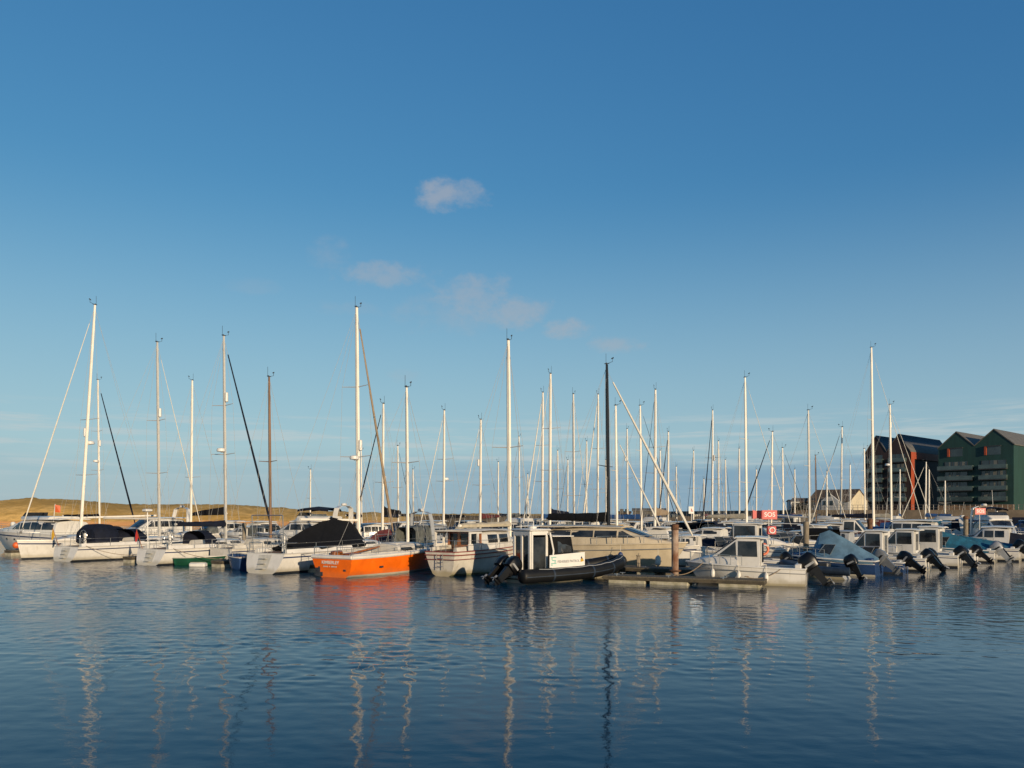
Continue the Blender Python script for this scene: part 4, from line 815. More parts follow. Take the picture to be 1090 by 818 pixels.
# orange boat
rO, hO, mO = sailboat('orange hulled boat with white rail and name on its transom', 0, 0, 60, 11, 3.3, 6.7, zat(413, 48.9), stern=wat(353, 615), hull=('orange_paint', 'gelcoat', 'orange_paint', 'antifoul_dark'), cabm='gelcoat_old', rs=-.15, rb=1.1, tw=.86, fb=1.42, fs=1.02, sheer=2.2, mast='mast_white', mr=.09, spreaders=(.52,), wheel=False, coach=.55, boom=0, rim='gelcoat_old', deckm='teak')
hO.rim(rO, 'gelcoat', .11, 'bulwark_cap', .09, -.03)
zt = hO.fs; xs = hO.xs0-.012
def on_transom(z): return lerp(hO.xw0, hO.xs0, z/hO.fs)-.02
text_mesh('lettering', 'KIMBERLEY', .25, (on_transom(.78), .12, .80), (R(90), 0, R(-90)), 'sign_white', rO)
mb = MB(); rnd = random.Random(3); y = .62
for wl in (4, 1, 5):                                                   # small second line, too worn to read
    for i in range(wl): mb.box((on_transom(.58), y, .58), (.012, .05, .065)); y -= .085
    y -= .07
mb.build('port_lettering', 'gelcoat_old', rO)
mb = MB(); mb.box((on_transom(.38), -.85, .40), (.03, .16, .10)); mb.box((on_transom(.5), .95, .52), (.03, .10, .10)); mb.build('exhaust_port', 'plastic_dark', rO)
mb = MB(); mb.box((on_transom(.3), 1.08, .30), (.02, .35, .55), bev=.008); mb.box((on_transom(.3)+.003, .9, .16), (.02, .35, .22), bev=.008); mb.build('grime_patch', 'antifoul_dark', rO)
mb = MB(); t = .22; mb.box((hO.xs(t)-.1, -hO.half(t)*.97, .50), (.22, .10, .10)); mb.build('drain_port', 'plastic_dark', rO)
mb = MB(); mb.box((mO-1.2, 0, hO.zs(.5)+.48), (1.3, 1.25, .28), bev=.06); mb.build('deckhouse_top', 'gelcoat_old', rO)
mb = MB(); mb.box((hO.xs0+1.0, .55, hO.fs+.22), (.7, .35, .3), bev=.05); mb.box((hO.xs0+1.4, -.3, hO.fs+.15), (.9, .5, .18), bev=.04); mb.build('locker', 'varnish', rO)
mb = MB(); mb.tube([(hO.xs0+.5, .9, hO.fs+.05), (hO.xs0+2.4, .5, hO.fs+.20), (mO-1.6, .4, hO.fs+.55)], .06, 7); mb.build('spar', 'varnish', rO)
# L: white motor sailer with the varnished wheelhouse back
sL = wat(468, 614); rL, hL, mL = sailboat('white motor sailer with varnished wheelhouse back, right of the orange boat', 0, 0, 60, 10.3, 3.4, 7.6, zat(363, 50.3), stern=sL, hull=('gelcoat_old', 'antifoul_grime', 'gelcoat_old', 'antifoul_grime'), rs=-.25, tw=.58, sfl=.45, fs=1.35, fb=1.75, rb=1.2, mr=.12, spreaders=(.46,), boom=5.6, bz=2.75, bup=.0, cover='canvas_cream', ch=.22, ct=.14, wheel=False, coach=.35, rim='stripe_red')
zd = hL.zs(.35)-.03; wl_ = hL.S(-.8)[0]*.72; o_ = -1.15
hs_ = House([(-1.5+o_, wl_*.96, zd, zd+.98), (-.2+o_, wl_, zd, zd+1.02), (1.75+o_, wl_*.95, zd+.03, zd+1.0), (2.45+o_, wl_*.8, zd+.05, zd+.45)], .06); wo = hs_.build('wheelhouse', 'gelcoat', rL)
hs_.band(wo, -.95+o_, 1.55+o_, zd+.36, zd+.84, 2, .22, 'glass_dark'); hs_.screen(wo, 2.45+o_, 1.75+o_, 3, .1, .9, .75)
mb = MB(); mb.loft([[(x, -wl_*1.0, z), (x, -wl_*.95, z+.05), (x, 0, z+.11), (x, wl_*.95, z+.05), (x, wl_*1.0, z)] for x, z in ((-2.9+o_, zd+1.04), (-.6+o_, zd+1.08), (1.9+o_, zd+1.02))]); mb.build('roof', 'gelcoat_old', rL)
mb = MB(); xb = -1.54+o_
for y in (-wl_*.86, -wl_*.30, wl_*.30, wl_*.86): mb.box((xb, y, zd+.50), (.09, .17, 1.0))
mb.box((xb, 0, zd+.12), (.07, wl_*1.8, .26)); mb.box((xb, 0, zd+.95), (.07, wl_*1.8, .12)); bk = mb.build('wheelhouse_back', 'varnish', rL)
for q in (1, -1):
    mb = MB()
    for x in (-2.75, -1.95): mb.box((x+o_, q*wl_*.95, zd+.5), (.16, .07, 1.0))
    mb.box((-2.25+o_, q*wl_*.95, zd+.18), (1.3, .06, .36)); mb.box((-2.2+o_, q*wl_*.95, zd+.97), (1.3, .06, .10)); mb.build('side_screen', 'gelcoat', rL)
mb = MB(); mb.box((xb+.03, 0, zd+.5), (.02, wl_*1.7, .8)); mb.build('pane', 'glass_dark', bk)
hL.rim(rL, 'stripe_red', .03, 'rubbing_strake', -.18, .02); hL.rim(rL, 'stripe_red', .022, 'cove_line', -.42, -.02)
mb = MB()
for y in (-.95, -.45, .05): mb.tube([(hL.xs0-.02, y, hL.fs-.15), (hL.xs0+.12, y, .45)], .02, 5)
mb = MB(); 
for y in (-.25, .15): mb.tube([(hL.xs0-.10, y, hL.fs-.1), (hL.xs0-.02, y, .40)], .022, 5)
for z in (.55, .78, 1.0): mb.tube([(hL.xs0-.06, -.25, z), (hL.xs0-.06, .15, z)], .02, 5)
mb.build('boarding_ladder', 'steel', rL)
# K: grey boat with canopy and white roof beyond the walkway
pK = at(458, 64.5); rK, hK, XK = cruiser('grey hulled motor boat with canvas awning aft and white arch, beyond the orange boat', pK, 60, 6.8, 2.6, 1.3, 1.05, 'cabin', hull=('gelcoat_grey', 'antifoul_dark', 'stripe_navy'), hx=(.34, .66, .78, .92), hh=1.30, canopy=(.02, .40, 1.45, 'canvas_grey'), arch=(.36, 2.5, -.3), over=.1)
# RIB patrol boat
pR = Vector((.2, 39.8, 0)); aR = 37; rib = thing('patrol_boat', 'black inflatable patrol boat with white wheelhouse, sign panel and twin outboards', 'patrol boat', pR, aR)
FOOT.append(('rib', pR+unit(aR)*3.7, aR, 7.4, 2.7))
mb = MB(); n = 12; pts = []
tp = [(-.55, 1.08, .40), (0, 1.1, .40), (2.2, 1.14, .42), (4.2, 1.10, .48), (5.7, .86, .62), (6.8, .40, .78), (7.25, 0, .84)]
def sm(p, k=4):
    o = []
    for i in range(len(p)-1):
        P0, P1, P2, P3 = [Vector(p[min(max(j, 0), len(p)-1)]) for j in (i-1, i, i+1, i+2)]
        for s_ in range(k): t = s_/k; o.append(.5*((2*P1)+(P2-P0)*t+(2*P0-5*P1+4*P2-P3)*t*t+(3*P1-P0-3*P2+P3)*t**3))
    return o+[Vector(p[-1])]
half_ = sm(tp); full = half_+[Vector((v.x, -v.y, v.z)) for v in half_[-2::-1]]
rr = [.12 if i == 0 or i == len(full)-1 else .32 if i == 1 or i == len(full)-2 else .35 for i in range(len(full))]
mb.tube(full, rr, 12); mb.build('inflatable_tube', 'rubber_black', rib, 60)
hh_ = Hull(7.0, 2.0, .66, .34, rb=1.2, rs=0, tw=.92, draft=.4, p=2.4, boot=.22); hb = hh_.build(rib, ('gelcoat_old', 'gelcoat_old', 'gelcoat_old', 'antifoul_dark')); hb.location = (3.5, 0, 0)
dk = hh_.deck(rib, 'canvas_grey'); dk.location = (3.5, 0, 0)
mb = MB(); mb.tube([v+Vector((0, .02 if v.y > 0 else -.02, .0))+Vector((0, .32 if v.y > 0 else -.32, -.02)) for v in half_[2:19]], .035, 5); mb.tube([Vector((v.x, -v.y-.32, v.z-.02)) for v in half_[2:19]], .035, 5); mb.build('rubbing_strake', 'rubber_navy', rib)
for q in (1, -1):
    side = [Vector((v.x, q*(v.y+.10), v.z+.33)) for v in half_[5:22]]; mb = MB(); mb.tube([v+Vector((0, q*.08, -.03 if i % 3 else .0)) for i, v in enumerate(side)], .016, 5); mb.build('grab_line', 'gelcoat_grey', rib)
for i in (6, 11, 15, 19, 22):
    for q in (1, -1): a_, b_ = half_[i], half_[i+1]; c_ = (a_+b_)/2; d_ = (b_-a_).normalized()*.05; mb = MB(); mb.tube([Vector((v.x, q*v.y, v.z)) for v in (c_-d_, c_+d_)], .357, 14); mb.build('tube_seam', 'rubber_navy', rib, 60)
for q in (1, -1):
    mb = MB(); mb.box((.55, q*(1.1+.312), .46), (.55, .03, .07), bev=.01); mb.build('grab_patch', 'plastic_white', rib)
Wx0, Wx1, Wy, zb, zt = .40, 1.40, .70, .40, 2.58
mb = MB()                                                              # white frame of the wheelhouse: posts, roof, sills
for q in (1, -1):
    for x, ww in ((Wx0, .16), (Wx1-.06, .22)): mb.box((x+.06, q*Wy, (zb+zt)/2), (ww*.7, .08, zt-zb), bev=.015)
    mb.box(((Wx0+Wx1)/2+.06, q*Wy, zt-.08), (Wx1-Wx0, .085, .22)); mb.box(((Wx0+Wx1)/2+.06, q*Wy, zb+.03), (Wx1-Wx0, .085, .12))
for y in (-.62, 0, .62): mb.box((Wx0-.03, y, (zb+zt)/2), (.08, .13, zt-zb))
mb.box((Wx0-.03, 0, zt-.10), (.075, 1.3, .22)); mb.box((Wx0-.03, 0, zb+.08), (.075, 1.3, .16))
wh = mb.build('wheelhouse', 'gelcoat', rib)
mb = MB(); mb.box(((Wx0+Wx1)/2+.05, 0, zt+.06), (Wx1-Wx0+.35, 2*Wy+.22, .12), bev=.04); mb.build('roof', 'gelcoat', rib)
for q in (1, -1):
    mb = MB(); mb.box(((Wx0+Wx1)/2+.04, q*(Wy-.02), 1.40), (.80, .03, 1.75)); mb.build('door', 'glass_dark', wh)
mb = MB(); mb.box((Wx0, 0, 1.45), (.02, 1.2, 1.75)); mb.build('rear_window', 'glass_dark', wh)
fr = House([(Wx1+.05, .86, .55, 2.40), (2.3, .88, .58, 2.24), (3.0, .82, .62, 2.22), (3.14, .76, .62, 1.45)], .04, ((1, 0), (.99, .5), (.95, .9), (.92, .97), (.85, 1.0))); cn = fr.build('dodger', 'canvas_black', rib)
fr.window(cn, [(2.0, 1.48), (2.96, 1.48), (2.92, 2.05), (2.0, 2.07)], 'glass_grey'); fr.window(cn, [(1.5, 1.5), (1.9, 1.5), (1.9, 2.08), (1.55, 2.12)], 'canvas_black', 'side_flap')
mb = MB(); mb.slab([(2.98, -.72, 2.26), (2.98, .72, 2.26), (3.17, .7, 1.5), (3.17, -.7, 1.5)], .02, 0, (1, 0, .2)); mb.build('windscreen', 'glass_dark', rib)
mb = MB()
for q in (1, -1): mb = MB(); mb.tube([(Wx1+.12, q*.95, .75), (Wx1+.22, q*.97, 1.6), (Wx1+.02, q*.93, 2.5)], .05, 6); mb.build('frame', 'gelcoat', rib)
mb = MB(); mb.tube([(1.6, -.9, 2.32), (3.05, -.85, 2.30), (3.05, .85, 2.30), (1.6, .9, 2.32)], .035, 5); mb.build('frame', 'gelcoat', rib)
for q in (1, -1):
    mb = MB(); z0, z1 = .66, 1.38; y = q*1.04
    mb.slab([(1.28, y, z0), (3.62, y, z0+.14), (3.62, y, z1+.10), (1.28, y, z1)], .05, 0, (0, q, 0)); sg = mb.build('sign_panel', 'sign_white', rib)
    yy = y+q*.056; ry = R(180) if q > 0 else 0
    text_mesh('lettering', 'FISHERIES PATROL', .18, (2.52, yy, 1.04), (R(90), 0, ry), 'stripe_grey', sg)
    mb = MB(); sx = 1.53 if q < 0 else 3.38; dx = 1 if q < 0 else -1
    for i, (a, b, ww) in enumerate(((0, .22, .34), (-.1, .14, .1), (.02, .06, .26), (.1, -.02, .1), (0, -.10, .34), (-.12, -.18, .1))): mb.box((sx+a*dx, yy, 1.06+b*.95), (ww, .008, .055))
    mb.build('emblem', 'emblem_teal', sg)
    mb = MB(); sx = 3.44 if q < 0 else 1.46; mb.slab([(sx-.12, yy, .98), (sx+.11, yy, 1.02), (sx+.03, yy, 1.18), (sx-.11, yy, 1.12)], .006, 0, (0, q, 0)); mb.build('crest', 'plastic_yellow', sg)
    mb = MB(); mb.slab([(sx-.08, yy, 1.13), (sx+.01, yy, 1.17), (sx-.04, yy, 1.27), (sx-.10, yy, 1.22)], .006, 0, (0, q, 0)); mb.build('crest', 'stripe_navy', sg)
mb = MB(); mb.tube([(.7, .5, 2.64), (.7, .5, 3.1)], .02, 5); mb.tube([(.7, -.5, 2.64), (.7, -.5, 3.1)], .02, 5); mb.tube([(.7, -.52, 2.95), (.7, .52, 2.95)], .025, 5); mb.lathe((1.05, 0, 2.64), [(.08, 0), (.22, .06), (.22, .16), (.1, .22)], 10); mb.build('roof_rack', 'plastic_white', rib)
for y in (-.42, .42): outboard(rib, -.62, y, .52, 1.18, 52)
# the skipper glimpsed inside the open door
# N: cream motor yacht alongside
pN = dr(45.7, -19.6); rN, hN, XN = cruiser('long cream motor yacht with a strip of dark windows behind the patrol boat', pN, -30, 10.2, 3.4, 1.75, 1.45, 'long', hull=('gelcoat_cream', 'antifoul_dark', 'gelcoat_cream'), hx=(.14, .62, .80, .92), hh=1.02, fh=.30, nw=3, rim='gelcoat_cream', rimr=.05, swim=True, port=())
hN.rim(rN, 'stripe_grey', .022, 'cove_line', -.32, .0)
# black masted yacht behind it
sailboat('yacht with black mast, black sail cover and white furled headsail behind cream motor yacht', 648, 53.9, -30, 11.6, 3.6, 5.4, zat(388, 53.9), mast='mast_black', mr=.13, spreaders=(.42,), boom=4.6, bz=3.0, cover='canvas_black', ch=.55, ct=.35, furl='sail_white', fr=.105, frac=.95, hood='canvas_cream', lod=0, fs=1.2, fb=1.4)
# P: little white pilothouse boat along the near pontoon
nO = Vector((.403, .915, 0)); p0, p1 = Vector((4.8, 40.6, 0)), Vector((11.9, 37.45, 0))
pontoon('timber pontoon on pale concrete floats in front of the small white cabin boat', p0, p1, 1.25, [1.2, 3.3, 6.6], .36, fl=1.9)
pontoon('short pontoon with a white post between patrol boat bow and cream motor yacht', dr(42.6, -19), dr(42.6, -12.4), 1.9, [1, 3.4, 5.8])
sP = p1+nO*1.75+Vector((1.6, -.55, 0)); aP = 156.2; pP = sP+unit(aP)*2.9
rP, hP, XP = cruiser('small white cabin fishing boat with black outboard beside the near timber pontoon', pP, aP, 5.8, 2.2, 1.02, .82, 'pilot', hx=(.36, .54, .76, .95), hh=1.40, fh=.38, rb=.7, engines=((0, 1.25, 38, 'engine_black'),), bowrail=True, hull=('gelcoat', 'gelcoat_old', 'gelcoat'), lod=0)
hP.rim(rP, 'stripe_grey', .02, 'cove_line', -.22, .0)
for i, f in enumerate((.30, .52, .74)):
    b_, z_ = hP.S(XP(f)); q = pP+unit(aP)*(XP(f))+Vector((math.sin(R(aP))*-1, math.cos(R(aP)), 0))*(b_+.10)
    fender(('round white fender hung by the stern of the small white cabin fishing boat', 'white fender hung amidships on the small white cabin fishing boat', 'white fender hung near the bow of the small white cabin fishing boat')[i], q+Vector((0, 0, z_-.45)), r=.11, l=.36)
# dinghies and fingers
for d, lab in ((wat(127, 600), 'finger pontoon between the yacht with yellow ensign and the scooped stern yacht'), (wat(222, 605), 'finger pontoon with a pale concrete float beside the green dinghy'), (wat(322, 610), 'finger pontoon with concrete float between black tent yacht and orange boat'), (wat(0, 592), 'finger pontoon at the left edge carrying an orange buoy')):
    e = d+DV*.6; k = (47.1-e.dot(DV)); pontoon(lab, e, e+DV*k, 1.05, [.75, k*.5, k-1.2], .44, fl=1.5)
q = wat(7, 590)+DV*.8; o = thing('mooring_buoy', 'round orange buoy resting on the finger pontoon end at the left edge', 'buoy', q+Vector((0, 0, .72))); mb = MB(); mb.ball((0, 0, 0), .30); mb.build('ball', 'buoy_orange', o); mb = MB(); mb.tube([(0, 0, .27), (0, 0, .4)], .05, 6); mb.build('eye', 'plastic_dark', o)
def dinghy(label, p, a, L, B, m, mi='gelcoat_old', name='dinghy', fb=.62):
    t = thing(name, label, 'dinghy', p, a); h = Hull(L, B, fb, fb*.8, rb=.35, rs=-.08, tw=.78, draft=.2, p=2.2); h.build(t, (m, m, m)); h.rim(t, mi, .03, 'gunwale'); h.deck(t, 'plastic_dark', low=.25, name='floor'); FOOT.append((label, p, a, L, B))
    for f in (.3, .55): x = -L/2+L*f; mb = MB(); mb.box((x, 0, h.S(x)[1]-.10), (.24, h.S(x)[0]*1.85, .035)); mb.build('thwart', 'teak', t)
    return t
dinghy('dark green dinghy moored under the stern of the small brown masted yacht', wat(216, 602)+Vector((-.3, .5, 0)), 2, 3.3, 1.5, 'gelcoat_green')
dinghy('dark blue dinghy with pale bottom moored left of the black tent yacht', wat(252, 607)+Vector((-.1, .9, 0)), 130, 2.6, 1.45, 'gelcoat_blue', fb=.95)
o = thing('float_block', 'white foam float lying on the water in front of the green dinghy', 'float', wat(211, 603.5), -5); mb = MB(); mb.box((0, 0, .12), (1.05, .5, .30), bev=.06); mb.build('block', 'plastic_white', o); mb = MB(); mb.box((0, 0, .285), (.9, .3, .03)); mb.build('top_plate', 'concrete', o)
# mooring lines
def loc(ra, h_, x, q, dz=.06): b_, z_ = h_.S(x); return ra.location+Matrix.Rotation(ra.rotation_euler.z, 3, 'Z') @ Vector((x, q*(b_-.02), z_+dz))
rope('thin line from the small white cabin boat bow to the near pontoon', loc(rP, hP, 1.9, 1), p0+(p1-p0)*.44+nO*.5+Vector((0, 0, .42)), .2, .018)
rope('thin line sagging from the small white cabin boat stern to the near pontoon', loc(rP, hP, -1.9, 1), p0+(p1-p0)*.88+nO*.5+Vector((0, 0, .42)), .25, .018)
for ra, h_, u_, lab in ((rC, hC, (127, 600), 'stern line from the yacht with yellow ensign to its finger pontoon'), (rE, hE, (222, 605), 'stern line from the scooped stern yacht to the finger beside the green dinghy'), (rF, hF, (322, 610), 'stern line from the black tent yacht to the finger beside the orange boat')):
    rope(lab, loc(ra, h_, h_.xs0+.5, -1), wat(*u_)+DV*1.3+Vector((-.3, 0, .5)), .15, .02)
q = wat(322, 610)+DV*1.4; rope('dark line from the orange boat stern corner to the finger pontoon on its left', loc(rO, hO, hO.xs0+.2, 1), q+Vector((.3, 0, .5)), .12, .02, 'canvas_navy')
def pedestal(label, p, m='plastic_white'):
    t = thing('service_pedestal', label, 'power post', p, -30, 'power posts on the pontoons'); mb = MB(); mb.box((0, 0, .5), (.20, .20, 1.0), bev=.03); mb.build('column', m, t); mb = MB(); mb.box((0, 0, 1.06), (.24, .24, .12), bev=.04); mb.build('lamp_cap', 'plastic_dark', t); mb = MB(); mb.box((0, -.11, .72), (.13, .03, .2)); mb.build('socket_panel', 'fender_blue', t)
for r_, lab in ((-66, 'white power post on the walkway ahead of the yellow ensign yacht'), (-55.5, 'white power post on the walkway ahead of the scooped stern yacht'), (-45, 'white power post on the walkway ahead of the black tent yacht'), (-34, 'white power post on the walkway ahead of the orange boat')): pedestal(lab, dr(48.6, r_)+Vector((0, 0, .46)))
# piles and posts
def pile(label, u, Y, vt, r=.17, m='rust', cap='rust_dark', band=True):
    t = thing('mooring_pile', label, 'pile', at(u, Y), 0, 'steel piles holding the pontoons'); zt = zat(vt, Y); mb = MB(); mb.lathe((0, 0, 0), [(r, -.8), (r, zt-.35), (r*1.01, zt-.3), (r, zt)], 14); mb.build('shaft', m, t)
    mb = MB(); mb.lathe((0, 0, 0), [(r*1.08, zt-.26), (r*1.10, zt-.24), (r*1.10, zt), (r*.6, zt+.06)], 14); mb.build('cap', cap, t)
    mb = MB(); mb.ring((0, 0, .56), r*1.5, .05, 'z'); mb.build('guide_ring', 'rust_dark', t)
pile('rusty white painted mooring pile with brown top rising from the near pontoon', 718.5, 40.55, 559, .18)
pile('tan mooring pile standing behind the blue covered boat, right of the SOS sign', 858, 55.4, 556, .19, 'pile_wood', 'pile_wood'); pile('dark mooring pile under the tallest right hand mast', 926, 61.4, 553, .19, 'rust_dark'); pile('brown mooring pile in front of the flybridge boat at the right', 1028, 72.5, 550, .2, 'pile_wood', 'rust_dark')
pile('slim tan mooring pile on the walkway left of the black tent yacht', 260, 70.2, 557.5, .17, 'pile_wood', 'pile_wood')
def post(label, p, h_, m, r=.07):
    t = thing('mooring_post', label, 'post', p); mb = MB(); mb.box((0, 0, h_/2), (r*2, r*2, h_), bev=.015); mb.build('shaft', m, t); mb = MB(); mb.box((0, 0, h_+.02), (r*2.5, r*2.5, .05), bev=.01); mb.build('cap', m, t)
post('short white square post at the end of the pontoon right of the rusty pile', dr(42.6, -12.65)+Vector((0, 0, .46)), 1.15, 'plastic_white', .10); post('short brown bollard post on the pontoon left of the rusty pile', dr(42.2, -16.2)+Vector((0, 0, .46)), .62, 'pile_wood', .09)
fender('white fender hung on the cream motor yacht left of the rusty pile', dr(43.72, -15.6)+Vector((0, 0, .75)), r=.16, l=.5)
for lab, u_, Y_, s_, m_ in (('blue fender on the shaded side of the cream motor yacht', 655, 0, 0, 'fender_blue'),): fender(lab, dr(43.72, -17.9)+Vector((0, 0, .85)), m_, .15, .6)
for h_, ra, x_, q_, lab in ((hB, rB, 2.6, 1, 'grey fender on the side of the leftmost white yacht'), (hF, rF, -1.2, -1, 'grey fender on the lit side of the black tent yacht'), (hC, rC, 1.0, -1, 'grey fender on the lit side of the yacht with yellow ensign')):
    b_, z_ = h_.S(x_); v = Matrix.Rotation(ra.rotation_euler.z, 3, 'Z') @ Vector((x_, q_*(b_+.12), z_-.5)); fender(lab, ra.location+v, 'engine_grey', .14, .55)

# ------------------------------------------------------------------ right hand row: small boats with outboards
QD = Vector((.76, .65, 0)); QA = 143; qn = unit(QA)
pontoon('timber walkway running away to the right behind the small outboard boats', Vector((13.4, 50.2, 0)), Vector((13.4, 50.2, 0))+QD*46, 1.8, [1.5+4*i for i in range(11)])
def qboat(label, u, v, L, B, kind, **k): s_ = wat(u, v); k.setdefault('group', 'small outboard boats berthed on the right'); return cruiser(label, s_+unit(k.get('a', QA))*(L/2), k.pop('a', QA), L, B, k.pop('fb', 1.0), k.pop('fs', .75), kind, **k)
cruiser('white sports boat with a low dark windscreen between the cabin boat and blue covered boat', Vector((13.3, 45.9, 0)), 150, 4.6, 1.9, 1.0, .8, 'express', hx=(.30, .48, .66, .92), hh=.72, fh=.25, nw=1, engines=((0, 0.92, 40, 'engine_black'),))
# navy RIB
rs_ = wat(903, 617); t = thing('inflatable_boat', 'navy inflatable boat with grey hull in front of the blue covered boat', 'inflatable boat', rs_, 140); FOOT.append(('navy rib', rs_+unit(140)*1.7, 140, 3.6, 1.7))
tq = sm([(-.3, .68, .45), (0, .7, .45), (1.5, .70, .47), (2.6, .52, .56), (3.3, .22, .68), (3.5, 0, .7)]); fl = tq+[Vector((v.x, -v.y, v.z)) for v in tq[-2::-1]]; mb = MB(); mb.tube(fl, [.1]+[.22]*(len(fl)-2)+[.1], 10); mb.build('inflatable_tube', 'rubber_navy', t, 60)
hq = Hull(3.3, 1.3, .5, .36, rb=.6, tw=.9, draft=.25, boot=.15); o = hq.build(t, ('gelcoat_grey', 'gelcoat_old', 'gelcoat_grey')); o.location = (1.65, 0, 0); o = hq.deck(t, 'canvas_grey'); o.location = (1.65, 0, 0)
mb = MB(); mb.box((1.2, 0, .62), (.5, .6, .5), bev=.06); mb.build('console', 'plastic_dark', t); outboard(t, -.12, 0, .62, .95, 30)
qboat('small boat under a large steel blue tent cover with black outboards', 936, 613.5, 5.3, 2.3, 'open', hull=('gelcoat_blue', 'gelcoat', 'gelcoat', 'antifoul_dark'), hx=(.55, .92), fb=1.05, fs=.85, cover='canvas_steel', coverst=[(.0, .98, -.02, 1.05), (.12, 1.03, 0, 1.35), (.34, 1.04, .0, 2.05), (.50, 1.02, .05, 2.5), (.60, .9, .15, 2.3), (.66, .7, .3, 1.6)], engines=((-.1, 1.11, 51, 'engine_grey'),), lod=0, sag=.2)
qboat('low dark open boat with a large black outboard right of the blue covered boat', 964, 611, 4.7, 1.8, 'open', hull=('gelcoat_blue', 'antifoul_dark', 'gelcoat_old'), housem='gelcoat_grey', hx=(.5, .9), fb=.85, fs=.65, engines=((0, 1.11, 56, 'engine_black'),))
qboat('white pilothouse boat with slotted rear door, first behind the dark open boat', 988, 608, 6.0, 2.3, 'pilot', hh=1.55, fh=.5, engines=((-.35, 1.02, 40, 'engine_black'), (.4, 1.02, 45, 'engine_black')), whip=True)
qboat('white pilothouse boat with twin black outboards, left of the teal cover', 1022, 604, 6.4, 2.4, 'pilot', hh=1.55, fh=.5, engines=((-.38, 1.06, 45, 'engine_black'), (.42, 1.06, 40, 'engine_black')))
qboat('white pilothouse boat half hidden behind another, next to the teal cover', 1039, 601, 6.4, 2.4, 'pilot', hh=1.7, fh=.55, hx=(.34, .52, .66, .9), engines=((0, 1.02, 50, 'engine_black'),))
qboat('white boat under a sloping teal cover with black and silver outboards', 1060, 599, 6.0, 2.2, 'open', cover='canvas_teal', hx=(.6, .92), fs=.85, fb=1.1, coverst=[(.0, .98, 0, 1.15), (.2, 1.02, 0, 1.45), (.45, 1.02, .05, 1.95), (.62, .98, .08, 2.25), (.70, .8, .2, 1.7)], engines=((-.4, 1.11, 45, 'engine_black'), (.35, 1.11, 40, 'engine_silver')))
qboat('white boat under a long low blue cover with large black outboards at right', 1086, 597.5, 7.0, 2.4, 'open', cover='canvas_teal', hx=(.66, .94), fs=.9, fb=1.15, coverst=[(.0, .98, 0, 1.15), (.3, 1.02, 0, 1.5), (.6, 1.0, .08, 1.85), (.80, .9, .1, 1.6), (.9, .6, .1, 1.3)], engines=((-.45, 1.16, 56, 'engine_black'), (.45, 1.16, 45, 'engine_black')))
qboat('white cabin boat with navy cover cut by the right edge of the picture', 1118, 596.5, 7, 2.6, 'cabin', fb=1.3, fs=1.0, cover='canvas_navy', coverst=[(.0, .95, 0, 1.5), (.2, .98, 0, 1.8), (.36, .9, .1, 2.0)], hx=(.36, .6, .72, .9))
# SOS signs
def sos(label, u, Y, vc, s_, side):
    p = at(u, Y); t = thing('rescue_sign', label, 'sign', p, 0, 'red rescue point signs'); zc = zat(vc, Y)
    mb = MB(); mb.tube([(.1*s_, .05, .3), (.1*s_, .05, zc+.4*s_)], .035*s_, 6); mb.build('pole', 'plastic_white', t)
    mb = MB(); mb.box((.15*s_, 0, zc), (1.08*s_, .04, .66*s_)); bd = mb.build('board', 'sign_red', t); text_mesh('lettering', 'SOS', .46*s_, (.15*s_, -.026, zc), (R(90), 0, 0), 'sign_white', bd)
    if side:
        mb = MB(); a, b = Vector((-.40*s_, .02, zc)), Vector((-.82*s_, 1.0*s_, zc)); nn = Vector((-(b-a).y, (b-a).x, 0)).normalized(); mb.slab([a+Vector((0, 0, -.28*s_)), b+Vector((0, 0, -.28*s_)), b+Vector((0, 0, .28*s_)), a+Vector((0, 0, .28*s_))], .04, 0, nn); mb.build('side_board', 'sign_red', t)
        mb = MB(); a = Vector((-.98*s_, .1, zc+.02)); mb.slab([a+Vector((-.06*s_, 0, -.34*s_)), a+Vector((.22*s_, 0, -.26*s_)), a+Vector((.22*s_, 0, .24*s_)), a+Vector((-.06*s_, 0, .34*s_))], .04, 0, (0, -1, 0)); mb.build('side_board', 'sign_red', t)
        mb = MB(); mb.box((.28*s_, 0, zc-1.12*s_), (.62*s_, .30, .62*s_), bev=.04); rb_ = mb.build('locker', 'sign_red', t); mb = MB(); mb.ring((.28*s_, -.17, zc-1.12*s_), .19*s_, .05*s_, 'y'); mb.build('lifebuoy', 'sign_white', rb_)
sos('red SOS sign with side boards and lifebuoy locker on a pole among the white boats', 817, 56.5, 548.2, .98, True)
sos('smaller red SOS sign on a pole in front of the flybridge boat at right', 1042, 76, 544.5, .92, False)
o = thing('life_ring', 'orange life ring hung on a stand right of the cabin boat wheelhouse', 'life ring', at(812, 51.5, zat(585, 51.5))); mb = MB(); mb.ring((0, 0, 0), .34, .085, 'y'); mb.build('ring', 'buoy_orange', o); mb = MB(); mb.tube([(0, .14, -1.3), (0, .14, .5)], .04, 5); mb.build('stand', 'alloy', o)

